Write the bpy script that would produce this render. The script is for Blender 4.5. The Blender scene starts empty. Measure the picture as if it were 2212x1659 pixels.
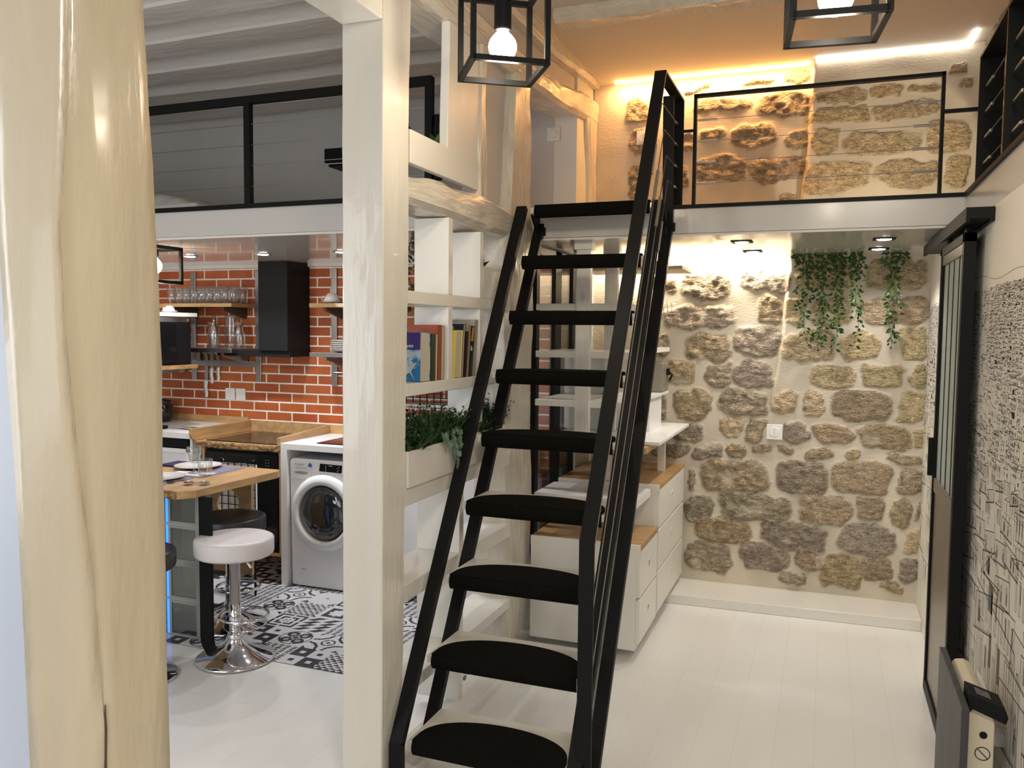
import bpy, math, random
import numpy as np
from mathutils import Vector, Matrix, noise
random.seed(7); RS = np.random.RandomState(5)
SC = bpy.context.scene; COL = SC.collection
PI = math.pi

# ------------------------------------------------------------------ camera, world, exposure
F = 1786.0
_Y = np.array([682, -107.5, F]); _Y /= np.linalg.norm(_Y)
_X = np.array([4726, 159.5, -F]); _X -= _Y * _X.dot(_Y); _X /= np.linalg.norm(_X)
_D = np.cross(_Y, _X)
if _D[1] < 0: _D = -_D
RW = np.array([_X, _Y, -_D])
cam = bpy.data.cameras.new('camera'); co = bpy.data.objects.new('camera', cam); COL.objects.link(co)
m = Matrix.Identity(4)
for i in range(3):
    m[i][0] = RW[i][0]; m[i][1] = -RW[i][1]; m[i][2] = -RW[i][2]
m[2][3] = 1.62
co.matrix_world = m
cam.sensor_width = 36.0; cam.lens = F / 2212 * 36.0; cam.clip_start = 0.02
SC.camera = co
w = bpy.data.worlds.new('world'); SC.world = w; w.use_nodes = True
w.node_tree.nodes['Background'].inputs[0].default_value = (0.86, 0.93, 1.0, 1)
w.node_tree.nodes['Background'].inputs[1].default_value = 0.5
SC.view_settings.view_transform = 'Standard'; SC.view_settings.look = 'None'
SC.view_settings.exposure = 0.0; SC.view_settings.gamma = 1.0
SC.view_settings.use_curve_mapping = False
SC.cycles.max_bounces = 10; SC.cycles.diffuse_bounces = 5; SC.cycles.glossy_bounces = 5
SC.cycles.transparent_max_bounces = 16; SC.cycles.transmission_bounces = 10
SC.cycles.use_denoising = True; SC.cycles.sample_clamp_indirect = 6.0
SC.cycles.caustics_reflective = False; SC.cycles.caustics_refractive = False

def light(name, kind, loc, power, col, size=0.1, size_y=None, rot=None, spot=None, blend=0.5):
    l = bpy.data.lights.new(name, kind); l.energy = power; l.color = col
    if kind == 'AREA':
        l.size = size
        if size_y: l.shape = 'RECTANGLE'; l.size_y = size_y
    else: l.shadow_soft_size = size
    if kind == 'SPOT': l.spot_size = spot or 2.0; l.spot_blend = blend
    o = bpy.data.objects.new(name, l); COL.objects.link(o); o.location = loc
    if rot: o.rotation_euler = rot
    return o
WARM = (1.0, 0.84, 0.65); NEUT = (1.0, 0.95, 0.89); COOL = (0.93, 0.95, 1.0)
# daylight from an assumed window in the room behind the camera
light('assumed_window_daylight', 'AREA', (-1.3, -1.9, 1.5), 27, (0.93, 0.96, 1.0), 2.6, 1.7, (math.radians(77), 0, 0))
# added overhead fill behind the camera, brightens the posts and right wall
light('added_room_fill', 'AREA', (0.35, 0.35, 2.9), 34, (1.0, 0.90, 0.76), 0.5, 0.5, (math.radians(18), 0, math.radians(25)))
# small assumed window light from the far left, it grazes the left timber post
light('assumed_side_daylight', 'AREA', (-3.25, 0.35, 1.65), 27, (0.95, 0.96, 1.0), 1.2, 1.6, (math.radians(88), 0, math.radians(-22)))

# ------------------------------------------------------------------ materials
MATS = {}
def pm(name, col, rough=0.5, metal=0.0, spec=0.5, bump=0.0, bscale=30.0, var=0.0, vscale=6.0, stretch=(1, 1, 1),
       coat=0.0, trans=0.0, ior=1.45, emis=None, estr=0.0, col2=None, sharp=None, coat_rough=0.05, rvar=0.0):
    if name in MATS: return MATS[name]
    m = bpy.data.materials.new(name); m.use_nodes = True; MATS[name] = m
    nt = m.node_tree; N = nt.nodes; L = nt.links; b = N['Principled BSDF']
    b.inputs['Base Color'].default_value = (*col, 1)
    b.inputs['Roughness'].default_value = rough; b.inputs['Metallic'].default_value = metal
    b.inputs['Specular IOR Level'].default_value = spec; b.inputs['IOR'].default_value = ior
    b.inputs['Coat Weight'].default_value = coat; b.inputs['Coat Roughness'].default_value = coat_rough
    b.inputs['Transmission Weight'].default_value = trans
    if emis: b.inputs['Emission Color'].default_value = (*emis, 1); b.inputs['Emission Strength'].default_value = estr
    tc = N.new('ShaderNodeTexCoord'); mp = N.new('ShaderNodeMapping'); mp.inputs['Scale'].default_value = stretch
    L.new(tc.outputs['Object'], mp.inputs['Vector'])
    if var or col2:
        nz = N.new('ShaderNodeTexNoise'); nz.inputs['Scale'].default_value = vscale; nz.inputs['Detail'].default_value = 5
        L.new(mp.outputs[0], nz.inputs['Vector'])
        r = N.new('ShaderNodeValToRGB'); L.new(nz.outputs[0], r.inputs[0])
        c2 = col2 or tuple(max(0, c * (1 - var)) for c in col)
        lo, hi = sharp or (0.35, 0.65)
        r.color_ramp.elements[0].position = lo; r.color_ramp.elements[1].position = hi
        r.color_ramp.elements[0].color = (*c2, 1); r.color_ramp.elements[1].color = (*col, 1)
        L.new(r.outputs[0], b.inputs['Base Color'])
    if bump:
        nb = N.new('ShaderNodeTexNoise'); nb.inputs['Scale'].default_value = bscale; nb.inputs['Detail'].default_value = 4
        L.new(mp.outputs[0], nb.inputs['Vector'])
        bp = N.new('ShaderNodeBump'); bp.inputs['Strength'].default_value = min(1, bump); bp.inputs['Distance'].default_value = 0.01
        L.new(nb.outputs[0], bp.inputs['Height']); L.new(bp.outputs[0], b.inputs['Normal'])
    return m
WHT = pm('white_paint', (0.76, 0.742, 0.69), 0.32, bump=0.12, bscale=9, stretch=(3, 3, 1), coat=0.15, coat_rough=0.2)
BEAMW = pm('rough_painted_timber', (0.68, 0.625, 0.53), 0.24, bump=1.0, bscale=22, var=0.10, vscale=7, stretch=(2.5, 2.5, 0.5), coat=0.4, coat_rough=0.15)
BEAMH = pm('rough_painted_timber_lengthwise', (0.69, 0.64, 0.55), 0.24, bump=1.0, bscale=22, var=0.08, vscale=7, stretch=(2.5, 0.5, 2.5), coat=0.4, coat_rough=0.15)
POSTP = pm('cream_gloss_paint', (0.60, 0.52, 0.385), 0.30, bump=0.5, bscale=16, var=0.08, vscale=4, stretch=(2, 2, 0.5), coat=0.5, coat_rough=0.12)
PLASTER = pm('loft_grey_white_paint', (0.60, 0.57, 0.54), 0.6, bump=0.1, bscale=8, var=0.05, vscale=2)
CEILM = pm('ceiling_cream_paint', (0.66, 0.60, 0.52), 0.55, bump=0.06, bscale=3)
GLOSSC = pm('glossy_lacquered_ceiling', (0.80, 0.76, 0.70), 0.10, spec=0.5, bump=0.05, bscale=2.5, coat=0.5, coat_rough=0.05, ior=1.45)
FASC = pm('satin_fascia_paint', (0.60, 0.575, 0.535), 0.28, bump=0.10, bscale=5, coat=0.3, coat_rough=0.15)
BLK = pm('black_painted_steel', (0.009, 0.009, 0.009), 0.45, spec=0.13, bump=0.05, bscale=60)
BLKM = pm('matt_black', (0.008, 0.008, 0.009), 0.6, spec=0.2)
GLBK = pm('black_glass', (0.008, 0.008, 0.009), 0.12, spec=0.35)
CARP = pm('black_carpet_tread', (0.012, 0.011, 0.009), 0.95, spec=0.1, bump=1.0, bscale=420, var=0.45, vscale=260)
TREAD = pm('painted_tread_board', (0.66, 0.63, 0.56), 0.3, bump=0.06, coat=0.2)
STEEL = pm('brushed_steel', (0.46, 0.45, 0.44), 0.28, metal=1.0, bump=0.05, bscale=40, stretch=(1, 1, 12))
CHROME = pm('chrome', (0.80, 0.80, 0.82), 0.05, metal=1.0)
CABLE = pm('steel_cable', (0.22, 0.21, 0.20), 0.45, metal=1.0)
WHL = pm('white_laminate', (0.78, 0.77, 0.77), 0.35)
WHG = pm('white_enamel', (0.80, 0.80, 0.82), 0.22, coat=0.4)
CAB = pm('cream_cabinet_lacquer', (0.77, 0.755, 0.70), 0.35)
OAK = pm('oak_worktop', (0.52, 0.31, 0.13), 0.4, var=0.3, vscale=3.5, stretch=(1.5, 9, 9), bump=0.06, bscale=40, coat=0.15)
OAKY = pm('oak_board_lengthwise', (0.55, 0.34, 0.15), 0.4, var=0.28, vscale=3.5, stretch=(9, 1.5, 9), bump=0.06, bscale=40, coat=0.15)
BARK = pm('live_edge_bark', (0.42, 0.26, 0.10), 0.8, bump=1.0, bscale=60, col2=(0.12, 0.065, 0.025), vscale=34, stretch=(1, 1, 2))
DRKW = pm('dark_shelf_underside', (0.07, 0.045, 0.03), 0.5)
CERAM = pm('white_porcelain', (0.82, 0.81, 0.79), 0.12, coat=0.5)
def thin_glass(name, tint, rough=0.0, refl=1.0):
    m = bpy.data.materials.new(name); m.use_nodes = True; MATS[name] = m; N = m.node_tree.nodes; L = m.node_tree.links
    N.remove(N['Principled BSDF']); tr = N.new('ShaderNodeBsdfTransparent'); tr.inputs[0].default_value = (*tint, 1)
    gl = N.new('ShaderNodeBsdfGlossy'); gl.inputs['Roughness'].default_value = rough
    fr = N.new('ShaderNodeLayerWeight'); fr.inputs[0].default_value = 0.22; pw = N.new('ShaderNodeMath'); pw.operation = 'MULTIPLY_ADD'; pw.inputs[1].default_value = 0.55; pw.inputs[2].default_value = 0.07
    L.new(fr.outputs['Facing'], pw.inputs[0]); fr = pw; mu = N.new('ShaderNodeMath'); mu.operation = 'MULTIPLY'; mu.inputs[1].default_value = refl
    mx = N.new('ShaderNodeMixShader'); L.new(fr.outputs[0], mu.inputs[0]); L.new(mu.outputs[0], mx.inputs[0]); L.new(tr.outputs[0], mx.inputs[1]); L.new(gl.outputs[0], mx.inputs[2])
    L.new(mx.outputs[0], N['Material Output'].inputs[0]); return m
GLASS = thin_glass('clear_thin_glass', (.97, .98, .98), .04, 1.0)
FROST = pm('frosted_glass', (0.52, 0.60, 0.56), 0.35, trans=0.25, spec=0.6)
LEAF = pm('ivy_leaf', (0.055, 0.125, 0.03), 0.45, var=0.55, vscale=9, spec=0.4)
LEAFD = pm('dark_grass_leaf', (0.03, 0.075, 0.02), 0.5, var=0.5, vscale=8)
EUCA = pm('eucalyptus_leaf', (0.16, 0.25, 0.19), 0.6, var=0.25, vscale=20)
STEMM = pm('vine_stem', (0.10, 0.12, 0.035), 0.7)
SEATW = pm('white_leatherette', (0.68, 0.64, 0.64), 0.42, bump=0.15, bscale=60)
SEATD = pm('dark_grey_leatherette', (0.025, 0.025, 0.028), 0.4, bump=0.15, bscale=60)
PLAS = pm('white_plastic', (0.80, 0.79, 0.76), 0.3)
GREYL = pm('grey_print', (0.30, 0.30, 0.31), 0.5)
INK = pm('dark_ink', (0.06, 0.055, 0.055), 0.8, spec=0.1)
INKL = pm('light_ink', (0.24, 0.225, 0.21), 0.8, spec=0.1)
CHAMP = pm('champagne_metal', (0.27, 0.245, 0.19), 0.4, metal=0.3)
CORK = pm('cork', (0.32, 0.16, 0.06), 0.8, var=0.3, vscale=60)
SLATE = pm('dark_slate_panel', (0.055, 0.055, 0.058), 0.45, bump=0.6, bscale=14, var=0.45, vscale=9, stretch=(1, 1, 0.35))
BEIGE = pm('beige_heater_casing', (0.66, 0.58, 0.44), 0.45)
MATTP = pm('grey_metal_door_panel', (0.25, 0.22, 0.18), 0.33, metal=0.55, bump=0.04, bscale=3)
LINEN = pm('white_bed_linen', (0.62, 0.59, 0.55), 0.8, bump=0.5, bscale=9)
TERRA = pm('terracotta', (0.30, 0.10, 0.04), 0.8)
BULB = pm('lit_bulb', (1, 1, 1), 0.3, emis=(1.0, 0.90, 0.74), estr=22)
DLED = pm('lit_downlight', (1, 1, 1), 0.3, emis=(1.0, 0.97, 0.92), estr=18)
LEDW = pm('lit_white_led_strip', (1, 1, 1), 0.3, emis=(1.0, 0.93, 0.82), estr=6)
LEDO = pm('lit_warm_led_strip', (1, 1, 1), 0.3, emis=(1.0, 0.50, 0.14), estr=30)
LEDC = pm('lit_neutral_led_strip', (1, 1, 1), 0.3, emis=(1.0, 0.84, 0.62), estr=30)
LEDB = pm('lit_blue_led_strip', (0.1, 0.3, 1), 0.3, emis=(0.02, 0.20, 1.0), estr=1.6)
def solid(name, col, rough=0.55, **k): return pm(name, col, rough, **k)

# ------------------------------------------------------------------ mesh building helpers
class MB:
    def __init__(s): s.v = []; s.f = []; s.mi = []
    def add(s, vs, fs, mi=0):
        b = len(s.v); s.v += [tuple(float(c) for c in q) for q in vs]
        s.f += [tuple(b + i for i in f) for f in fs]; s.mi += [mi] * len(fs); return s
    def box(s, x0, x1, y0, y1, z0, z1, mi=0):
        return s.add([(x0,y0,z0),(x1,y0,z0),(x1,y1,z0),(x0,y1,z0),(x0,y0,z1),(x1,y0,z1),(x1,y1,z1),(x0,y1,z1)],
                     [(0,3,2,1),(4,5,6,7),(0,1,5,4),(1,2,6,5),(2,3,7,6),(3,0,4,7)], mi)
    def prism(s, poly, axis, a, b, mi=0):
        """poly: list of 2D points; extruded along axis ('x','y','z') from a to b"""
        def P(p, t): return {'x': (t, p[0], p[1]), 'y': (p[0], t, p[1]), 'z': (p[0], p[1], t)}[axis]
        n = len(poly); vs = [P(p, a) for p in poly] + [P(p, b) for p in poly]
        fs = [tuple(range(n))[::-1], tuple(range(n, 2 * n))] + [(i, (i + 1) % n, n + (i + 1) % n, n + i) for i in range(n)]
        return s.add(vs, fs, mi)
    def bar(s, p, q, w, t, side=(1, 0, 0), mi=0):
        """rectangular bar from p to q, w wide along side, t thick across"""
        p = Vector(p); q = Vector(q); d = (q - p).normalized(); sd = Vector(side); sd = (sd - d * sd.dot(d)).normalized(); u = d.cross(sd)
        vs = []
        for c in (p, q):
            for a, b in ((-1,-1),(1,-1),(1,1),(-1,1)): vs.append(c + sd * (a * w / 2) + u * (b * t / 2))
        return s.add(vs, [(0,3,2,1),(4,5,6,7),(0,1,5,4),(1,2,6,5),(2,3,7,6),(3,0,4,7)], mi)
    def tube(s, pts, r, n=8, cap=True, mi=0, closed=False):
        pts = [Vector(p) for p in pts]; m = len(pts); rr = r if isinstance(r, (list, tuple)) else [r] * m
        vs = []; u = None
        for i, p in enumerate(pts):
            if closed: d = (pts[(i + 1) % m] - pts[i - 1])
            else: d = pts[min(i + 1, m - 1)] - pts[max(i - 1, 0)]
            d = d.normalized() if d.length > 1e-9 else Vector((0, 0, 1))
            if u is None:
                u = d.orthogonal().normalized()
            u = (u - d * u.dot(d)); u = u.normalized() if u.length > 1e-6 else d.orthogonal().normalized()
            v = d.cross(u)
            for k in range(n):
                a = 2 * PI * k / n; vs.append(p + (u * math.cos(a) + v * math.sin(a)) * rr[i])
        fs = []
        for i in range(m if closed else m - 1):
            for k in range(n):
                a = i * n + k; b = i * n + (k + 1) % n; j = (i + 1) % m
                fs.append((a, b, j * n + (k + 1) % n, j * n + k))
        if cap and not closed: fs += [tuple(range(n))[::-1], tuple(range((m - 1) * n, m * n))]
        return s.add(vs, fs, mi)
    def lathe(s, prof, c=(0, 0, 0), n=24, axis='z', mi=0):
        """prof: (radius, height) list"""
        vs = []; c = Vector(c)
        for r, h in prof:
            for k in range(n):
                a = 2 * PI * k / n; x, y = r * math.cos(a), r * math.sin(a)
                vs.append(c + Vector({'z': (x, y, h), 'y': (x, h, y), 'x': (h, x, y)}[axis]))
        fs = []
        for i in range(len(prof) - 1):
            for k in range(n):
                fs.append((i * n + k, i * n + (k + 1) % n, (i + 1) * n + (k + 1) % n, (i + 1) * n + k))
        if prof[0][0] > 1e-5: fs.append(tuple(range(n))[::-1])
        if prof[-1][0] > 1e-5: fs.append(tuple(range((len(prof) - 1) * n, len(prof) * n)))
        return s.add(vs, fs, mi)
    def mirror_check(s): return s

def rnd_offsets(seed):
    rs = random.Random(seed); return Vector((rs.uniform(-50, 50), rs.uniform(-50, 50), rs.uniform(-50, 50)))
def timber(stations, corner=0.02, amp=0.006, seed=0, axis='z', step=0.03, detail=2.5):
    """hand-hewn timber. stations: list of (t, a0, a1, b0, b1): extents across at position t along axis"""
    mb = MB(); off = rnd_offsets(seed); st = sorted(stations)
    t0, t1 = st[0][0], st[-1][0]; n = max(2, int((t1 - t0) / step)); rows = []
    for i in range(n + 1):
        t = t0 + (t1 - t0) * i / n
        for k in range(len(st) - 1):
            if st[k][0] <= t <= st[k + 1][0] + 1e-9: break
        A, B = st[k], st[k + 1]; u = (t - A[0]) / max(1e-9, B[0] - A[0]); u = u * u * (3 - 2 * u)
        a0, a1, b0, b1 = [A[j] + (B[j] - A[j]) * u for j in (1, 2, 3, 4)]
        ring = []
        m = 6
        pts = []
        for (xa, ya, xb, yb) in ((a0, b0, a1, b0), (a1, b0, a1, b1), (a1, b1, a0, b1), (a0, b1, a0, b0)):
            L_ = math.hypot(xb - xa, yb - ya); c = min(corner, L_ * 0.3) / max(L_, 1e-6)
            for j in range(m):
                w_ = c + (1 - 2 * c) * j / (m - 1); pts.append((xa + (xb - xa) * w_, ya + (yb - ya) * w_))
        ca, cb = (a0 + a1) / 2, (b0 + b1) / 2
        for (x, y) in pts:
            P = {'z': Vector((x, y, t)), 'y': Vector((x, t, y)), 'x': Vector((t, x, y))}[axis]
            sc = {'z': Vector((1, 1, .35)), 'y': Vector((1, .35, 1)), 'x': Vector((.35, 1, 1))}[axis]
            q = Vector((P[0] * sc[0], P[1] * sc[1], P[2] * sc[2])) * (detail * 4) + off
            dlt = amp * (noise.noise(q) + 0.5 * noise.noise(q * 2.7))
            dx, dy = x - ca, y - cb; l = math.hypot(dx, dy) or 1
            x2, y2 = x + dx / l * dlt, y + dy / l * dlt
            ring.append({'z': (x2, y2, t), 'y': (x2, t, y2), 'x': (t, x2, y2)}[axis])
        rows.append(ring)
    N_ = len(rows[0]); vs = [p for r in rows for p in r]; fs = []
    for i in range(len(rows) - 1):
        for k in range(N_): fs.append((i * N_ + k, i * N_ + (k + 1) % N_, (i + 1) * N_ + (k + 1) % N_, (i + 1) * N_ + k))
    fs += [tuple(range(N_))[::-1], tuple(range((len(rows) - 1) * N_, len(rows) * N_))]
    return mb.add(vs, fs)

BASE = {}
def tag(o, label=None, cat=None, group=None, kind=None):
    if label: o['label'] = label
    if cat: o['category'] = cat
    if group: o['group'] = group
    if kind: o['kind'] = kind
    return o
def thing(name, label, cat, loc=(0, 0, 0), group=None):
    o = bpy.data.objects.new(name, None); COL.objects.link(o); o.location = loc; o.empty_display_size = 0.05
    BASE[o.name] = Vector(loc); return tag(o, label, cat, group)
def part(name, mb, mat, parent=None, smooth=False, bevel=0.0, loc=None, label=None, seg=2, local=False):
    base = BASE[parent.name] if parent else Vector(loc or (0, 0, 0))
    if local: base = Vector((0, 0, 0))
    me = bpy.data.meshes.new(name)
    me.from_pydata([tuple(Vector(v) - base) for v in mb.v], [], mb.f)
    for mm in (mat if isinstance(mat, (list, tuple)) else [mat]): me.materials.append(mm)
    if any(mb.mi): me.polygons.foreach_set('material_index', mb.mi)
    if smooth: me.polygons.foreach_set('use_smooth', [True] * len(me.polygons))
    if smooth == 'a': me.set_sharp_from_angle(angle=math.radians(33))
    me.update()
    o = bpy.data.objects.new(name, me); COL.objects.link(o)
    if parent: o.parent = parent; BASE[o.name] = BASE[parent.name]
    else: o.location = loc or (0, 0, 0); BASE[o.name] = Vector(loc or (0, 0, 0))
    if bevel:
        b = o.modifiers.new('bevel', 'BEVEL'); b.width = bevel; b.segments = seg; b.limit_method = 'ANGLE'
    if smooth == 2 or (smooth and bevel):
        pass
    if label: o['label'] = label
    return o
def parts(name, mbs, mat, parent, **k):
    return [part(name, m_, mat, parent, **k) for m_ in mbs]
def single(name, mb, mat, label, cat, loc=None, group=None, **k):
    o = part(name, mb, mat, None, loc=loc, **k); return tag(o, label, cat, group)
def struct(name, mb, mat, **k):
    o = part(name, mb, mat, None, **k); o['kind'] = 'structure'; return o
def copy_tree(o, loc=None, parent=None, label=None):
    c = o.copy(); COL.objects.link(c)
    if parent: c.parent = parent
    if loc is not None: c.location = loc
    if label: c['label'] = label
    BASE[c.name] = Vector(c.location)
    for ch in list(o.children): copy_tree(ch, None, c)
    return c
def text(name, s, size, mat, M, parent, extrude=0.0004, align='LEFT', label=None):
    cu = bpy.data.curves.new('lettering', 'FONT'); cu.body = s; cu.size = size; cu.extrude = extrude; cu.align_x = align
    tmp = bpy.data.objects.new('lettering', cu); COL.objects.link(tmp)
    dg = bpy.context.evaluated_depsgraph_get(); me = bpy.data.meshes.new_from_object(tmp.evaluated_get(dg)); me.name = name
    bpy.data.objects.remove(tmp); bpy.data.curves.remove(cu)
    me.materials.clear(); me.materials.append(mat)
    M = M.copy(); b = BASE[parent.name]
    for i in range(3): M[i][3] -= b[i]
    me.transform(M)
    o = bpy.data.objects.new(name, me); COL.objects.link(o); o.parent = parent; BASE[o.name] = BASE[parent.name]
    if label: o['label'] = label
    return o
def frameM(o, x, y):
    """text matrix: origin o, reading direction x, up direction y"""
    x = Vector(x).normalized(); y = Vector(y).normalized(); z = x.cross(y)
    M = Matrix.Identity(4)
    for i in range(3): M[i][0] = x[i]; M[i][1] = y[i]; M[i][2] = z[i]; M[i][3] = o[i]
    return M

# ------------------------------------------------------------------ special setting materials
def nodes_mat(name):
    m = bpy.data.materials.new(name); m.use_nodes = True; MATS[name] = m
    return m, m.node_tree.nodes, m.node_tree.links, m.node_tree.nodes['Principled BSDF']
def brick_mat():
    m, N, L, b = nodes_mat('red_brick_white_mortar')
    tc = N.new('ShaderNodeTexCoord'); sp = N.new('ShaderNodeSeparateXYZ'); L.new(tc.outputs['Object'], sp.inputs[0])
    ax = N.new('ShaderNodeMath'); ax.operation = 'ADD'; ax.inputs[1].default_value = 3.731 + 0.2155 / 2 + 0.2155 * 20; L.new(sp.outputs[0], ax.inputs[0])
    az = N.new('ShaderNodeMath'); az.operation = 'ADD'; az.inputs[1].default_value = -0.966 + 0.0673 * 20; L.new(sp.outputs[2], az.inputs[0])
    cb = N.new('ShaderNodeCombineXYZ'); L.new(ax.outputs[0], cb.inputs[0]); L.new(az.outputs[0], cb.inputs[1])
    br = N.new('ShaderNodeTexBrick'); L.new(cb.outputs[0], br.inputs['Vector'])
    br.offset = 0.5; br.offset_frequency = 2; br.squash = 1.0
    br.inputs['Color1'].default_value = (0.36, 0.072, 0.018, 1); br.inputs['Color2'].default_value = (0.50, 0.13, 0.028, 1)
    br.inputs['Mortar'].default_value = (0.86, 0.82, 0.75, 1); br.inputs['Scale'].default_value = 1.0
    br.inputs['Mortar Size'].default_value = 0.0058; br.inputs['Mortar Smooth'].default_value = 0.15
    br.inputs['Brick Width'].default_value = 0.2155; br.inputs['Row Height'].default_value = 0.0673; br.inputs['Bias'].default_value = 0.0
    nz = N.new('ShaderNodeTexNoise'); nz.inputs['Scale'].default_value = 14; nz.inputs['Detail'].default_value = 5; L.new(tc.outputs['Object'], nz.inputs['Vector'])
    mx = N.new('ShaderNodeMix'); mx.data_type = 'RGBA'; mx.blend_type = 'MULTIPLY'; mx.inputs[0].default_value = 0.45
    L.new(br.outputs['Color'], mx.inputs[6]); L.new(nz.outputs['Color'], mx.inputs[7])
    nr = N.new('ShaderNodeMapRange'); nr.inputs[1].default_value = 0.3; nr.inputs[2].default_value = 0.7; nr.inputs[3].default_value = 0.75; nr.inputs[4].default_value = 1.15
    L.new(nz.outputs[0], nr.inputs[0]); L.new(nr.outputs[0], mx.inputs[7])
    L.new(mx.outputs[2], b.inputs['Base Color'])
    bp = N.new('ShaderNodeBump'); bp.inputs['Strength'].default_value = 0.6; bp.inputs['Distance'].default_value = 0.006; bp.invert = True
    L.new(br.outputs['Fac'], bp.inputs['Height']); L.new(bp.outputs[0], b.inputs['Normal']); b.inputs['Roughness'].default_value = 0.5
    return m
BRICK = brick_mat()
def stone_mat():
    m, N, L, b = nodes_mat('limestone_rubble_and_lime_mortar')
    at = N.new('ShaderNodeAttribute'); at.attribute_name = 'stone'
    tc = N.new('ShaderNodeTexCoord')
    n1 = N.new('ShaderNodeTexNoise'); n1.inputs['Scale'].default_value = 22; n1.inputs['Detail'].default_value = 8; n1.inputs['Roughness'].default_value = 0.65
    mp = N.new('ShaderNodeMapping'); mp.inputs['Scale'].default_value = (1, 1, 2.2); L.new(tc.outputs['Object'], mp.inputs[0]); L.new(mp.outputs[0], n1.inputs['Vector'])
    mr = N.new('ShaderNodeMapRange'); mr.inputs[1].default_value = 0.3; mr.inputs[2].default_value = 0.72; mr.inputs[3].default_value = 0.45; mr.inputs[4].default_value = 1.5
    L.new(n1.outputs[0], mr.inputs[0])
    mx = N.new('ShaderNodeVectorMath'); mx.operation = 'SCALE'; L.new(at.outputs['Color'], mx.inputs[0]); L.new(mr.outputs[0], mx.inputs['Scale'])
    n3 = N.new('ShaderNodeTexNoise'); n3.inputs['Scale'].default_value = 95; n3.inputs['Detail'].default_value = 4; L.new(mp.outputs[0], n3.inputs['Vector'])
    m3 = N.new('ShaderNodeMapRange'); m3.inputs[1].default_value = 0.36; m3.inputs[2].default_value = 0.60; m3.inputs[3].default_value = 0.62; m3.inputs[4].default_value = 1.12; L.new(n3.outputs[0], m3.inputs[0])
    mx3 = N.new('ShaderNodeVectorMath'); mx3.operation = 'SCALE'; L.new(mx.outputs[0], mx3.inputs[0]); L.new(m3.outputs[0], mx3.inputs['Scale']); mx = mx3
    # the mask in alpha decides how strongly the stone grain shows
    mo = N.new('ShaderNodeMix'); mo.data_type = 'RGBA'; L.new(at.outputs['Alpha'], mo.inputs[0]); L.new(at.outputs['Color'], mo.inputs[6]); L.new(mx.outputs[0], mo.inputs[7])
    L.new(mo.outputs[2], b.inputs['Base Color'])
    n2 = N.new('ShaderNodeTexNoise'); n2.inputs['Scale'].default_value = 55; n2.inputs['Detail'].default_value = 7; L.new(mp.outputs[0], n2.inputs['Vector'])
    mm = N.new('ShaderNodeMath'); mm.operation = 'MULTIPLY_ADD'; L.new(at.outputs['Alpha'], mm.inputs[0]); mm.inputs[1].default_value = 0.85; mm.inputs[2].default_value = 0.15
    m2 = N.new('ShaderNodeMath'); m2.operation = 'MULTIPLY'; L.new(n2.outputs[0], m2.inputs[0]); L.new(mm.outputs[0], m2.inputs[1])
    bp = N.new('ShaderNodeBump'); bp.inputs['Strength'].default_value = 1.0; bp.inputs['Distance'].default_value = 0.02
    L.new(m2.outputs[0], bp.inputs['Height']); L.new(bp.outputs[0], b.inputs['Normal']); b.inputs['Roughness'].default_value = 0.85
    b.inputs['Specular IOR Level'].default_value = 0.25
    return m
STONE = stone_mat()
def floor_mat():
    m, N, L, b = nodes_mat('white_painted_floorboards')
    tc = N.new('ShaderNodeTexCoord'); sp = N.new('ShaderNodeSeparateXYZ'); L.new(tc.outputs['Object'], sp.inputs[0])
    cb = N.new('ShaderNodeCombineXYZ'); L.new(sp.outputs[1], cb.inputs[0]); L.new(sp.outputs[0], cb.inputs[1])
    br = N.new('ShaderNodeTexBrick'); L.new(cb.outputs[0], br.inputs['Vector'])
    br.inputs['Color1'].default_value = (0.81, 0.80, 0.775, 1); br.inputs['Color2'].default_value = (0.825, 0.815, 0.79, 1)
    br.inputs['Mortar'].default_value = (0.71, 0.685, 0.635, 1); br.inputs['Scale'].default_value = 1.0
    br.inputs['Mortar Size'].default_value = 0.0012; br.inputs['Brick Width'].default_value = 1.9; br.inputs['Row Height'].default_value = 0.148; br.inputs['Mortar Smooth'].default_value = 0.6
    L.new(br.outputs['Color'], b.inputs['Base Color'])
    nz = N.new('ShaderNodeTexNoise'); nz.inputs['Scale'].default_value = 5; L.new(tc.outputs['Object'], nz.inputs['Vector'])
    ad = N.new('ShaderNodeMath'); ad.operation = 'MULTIPLY_ADD'; L.new(br.outputs['Fac'], ad.inputs[0]); ad.inputs[1].default_value = -0.5; L.new(nz.outputs[0], ad.inputs[2])
    bp = N.new('ShaderNodeBump'); bp.inputs['Strength'].default_value = 0.15; bp.inputs['Distance'].default_value = 0.004
    L.new(ad.outputs[0], bp.inputs['Height']); L.new(bp.outputs[0], b.inputs['Normal']); b.inputs['Roughness'].default_value = 0.24
    b.inputs['Coat Weight'].default_value = 0.3; b.inputs['Coat Roughness'].default_value = 0.12
    return m
FLOORM = floor_mat()

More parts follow.
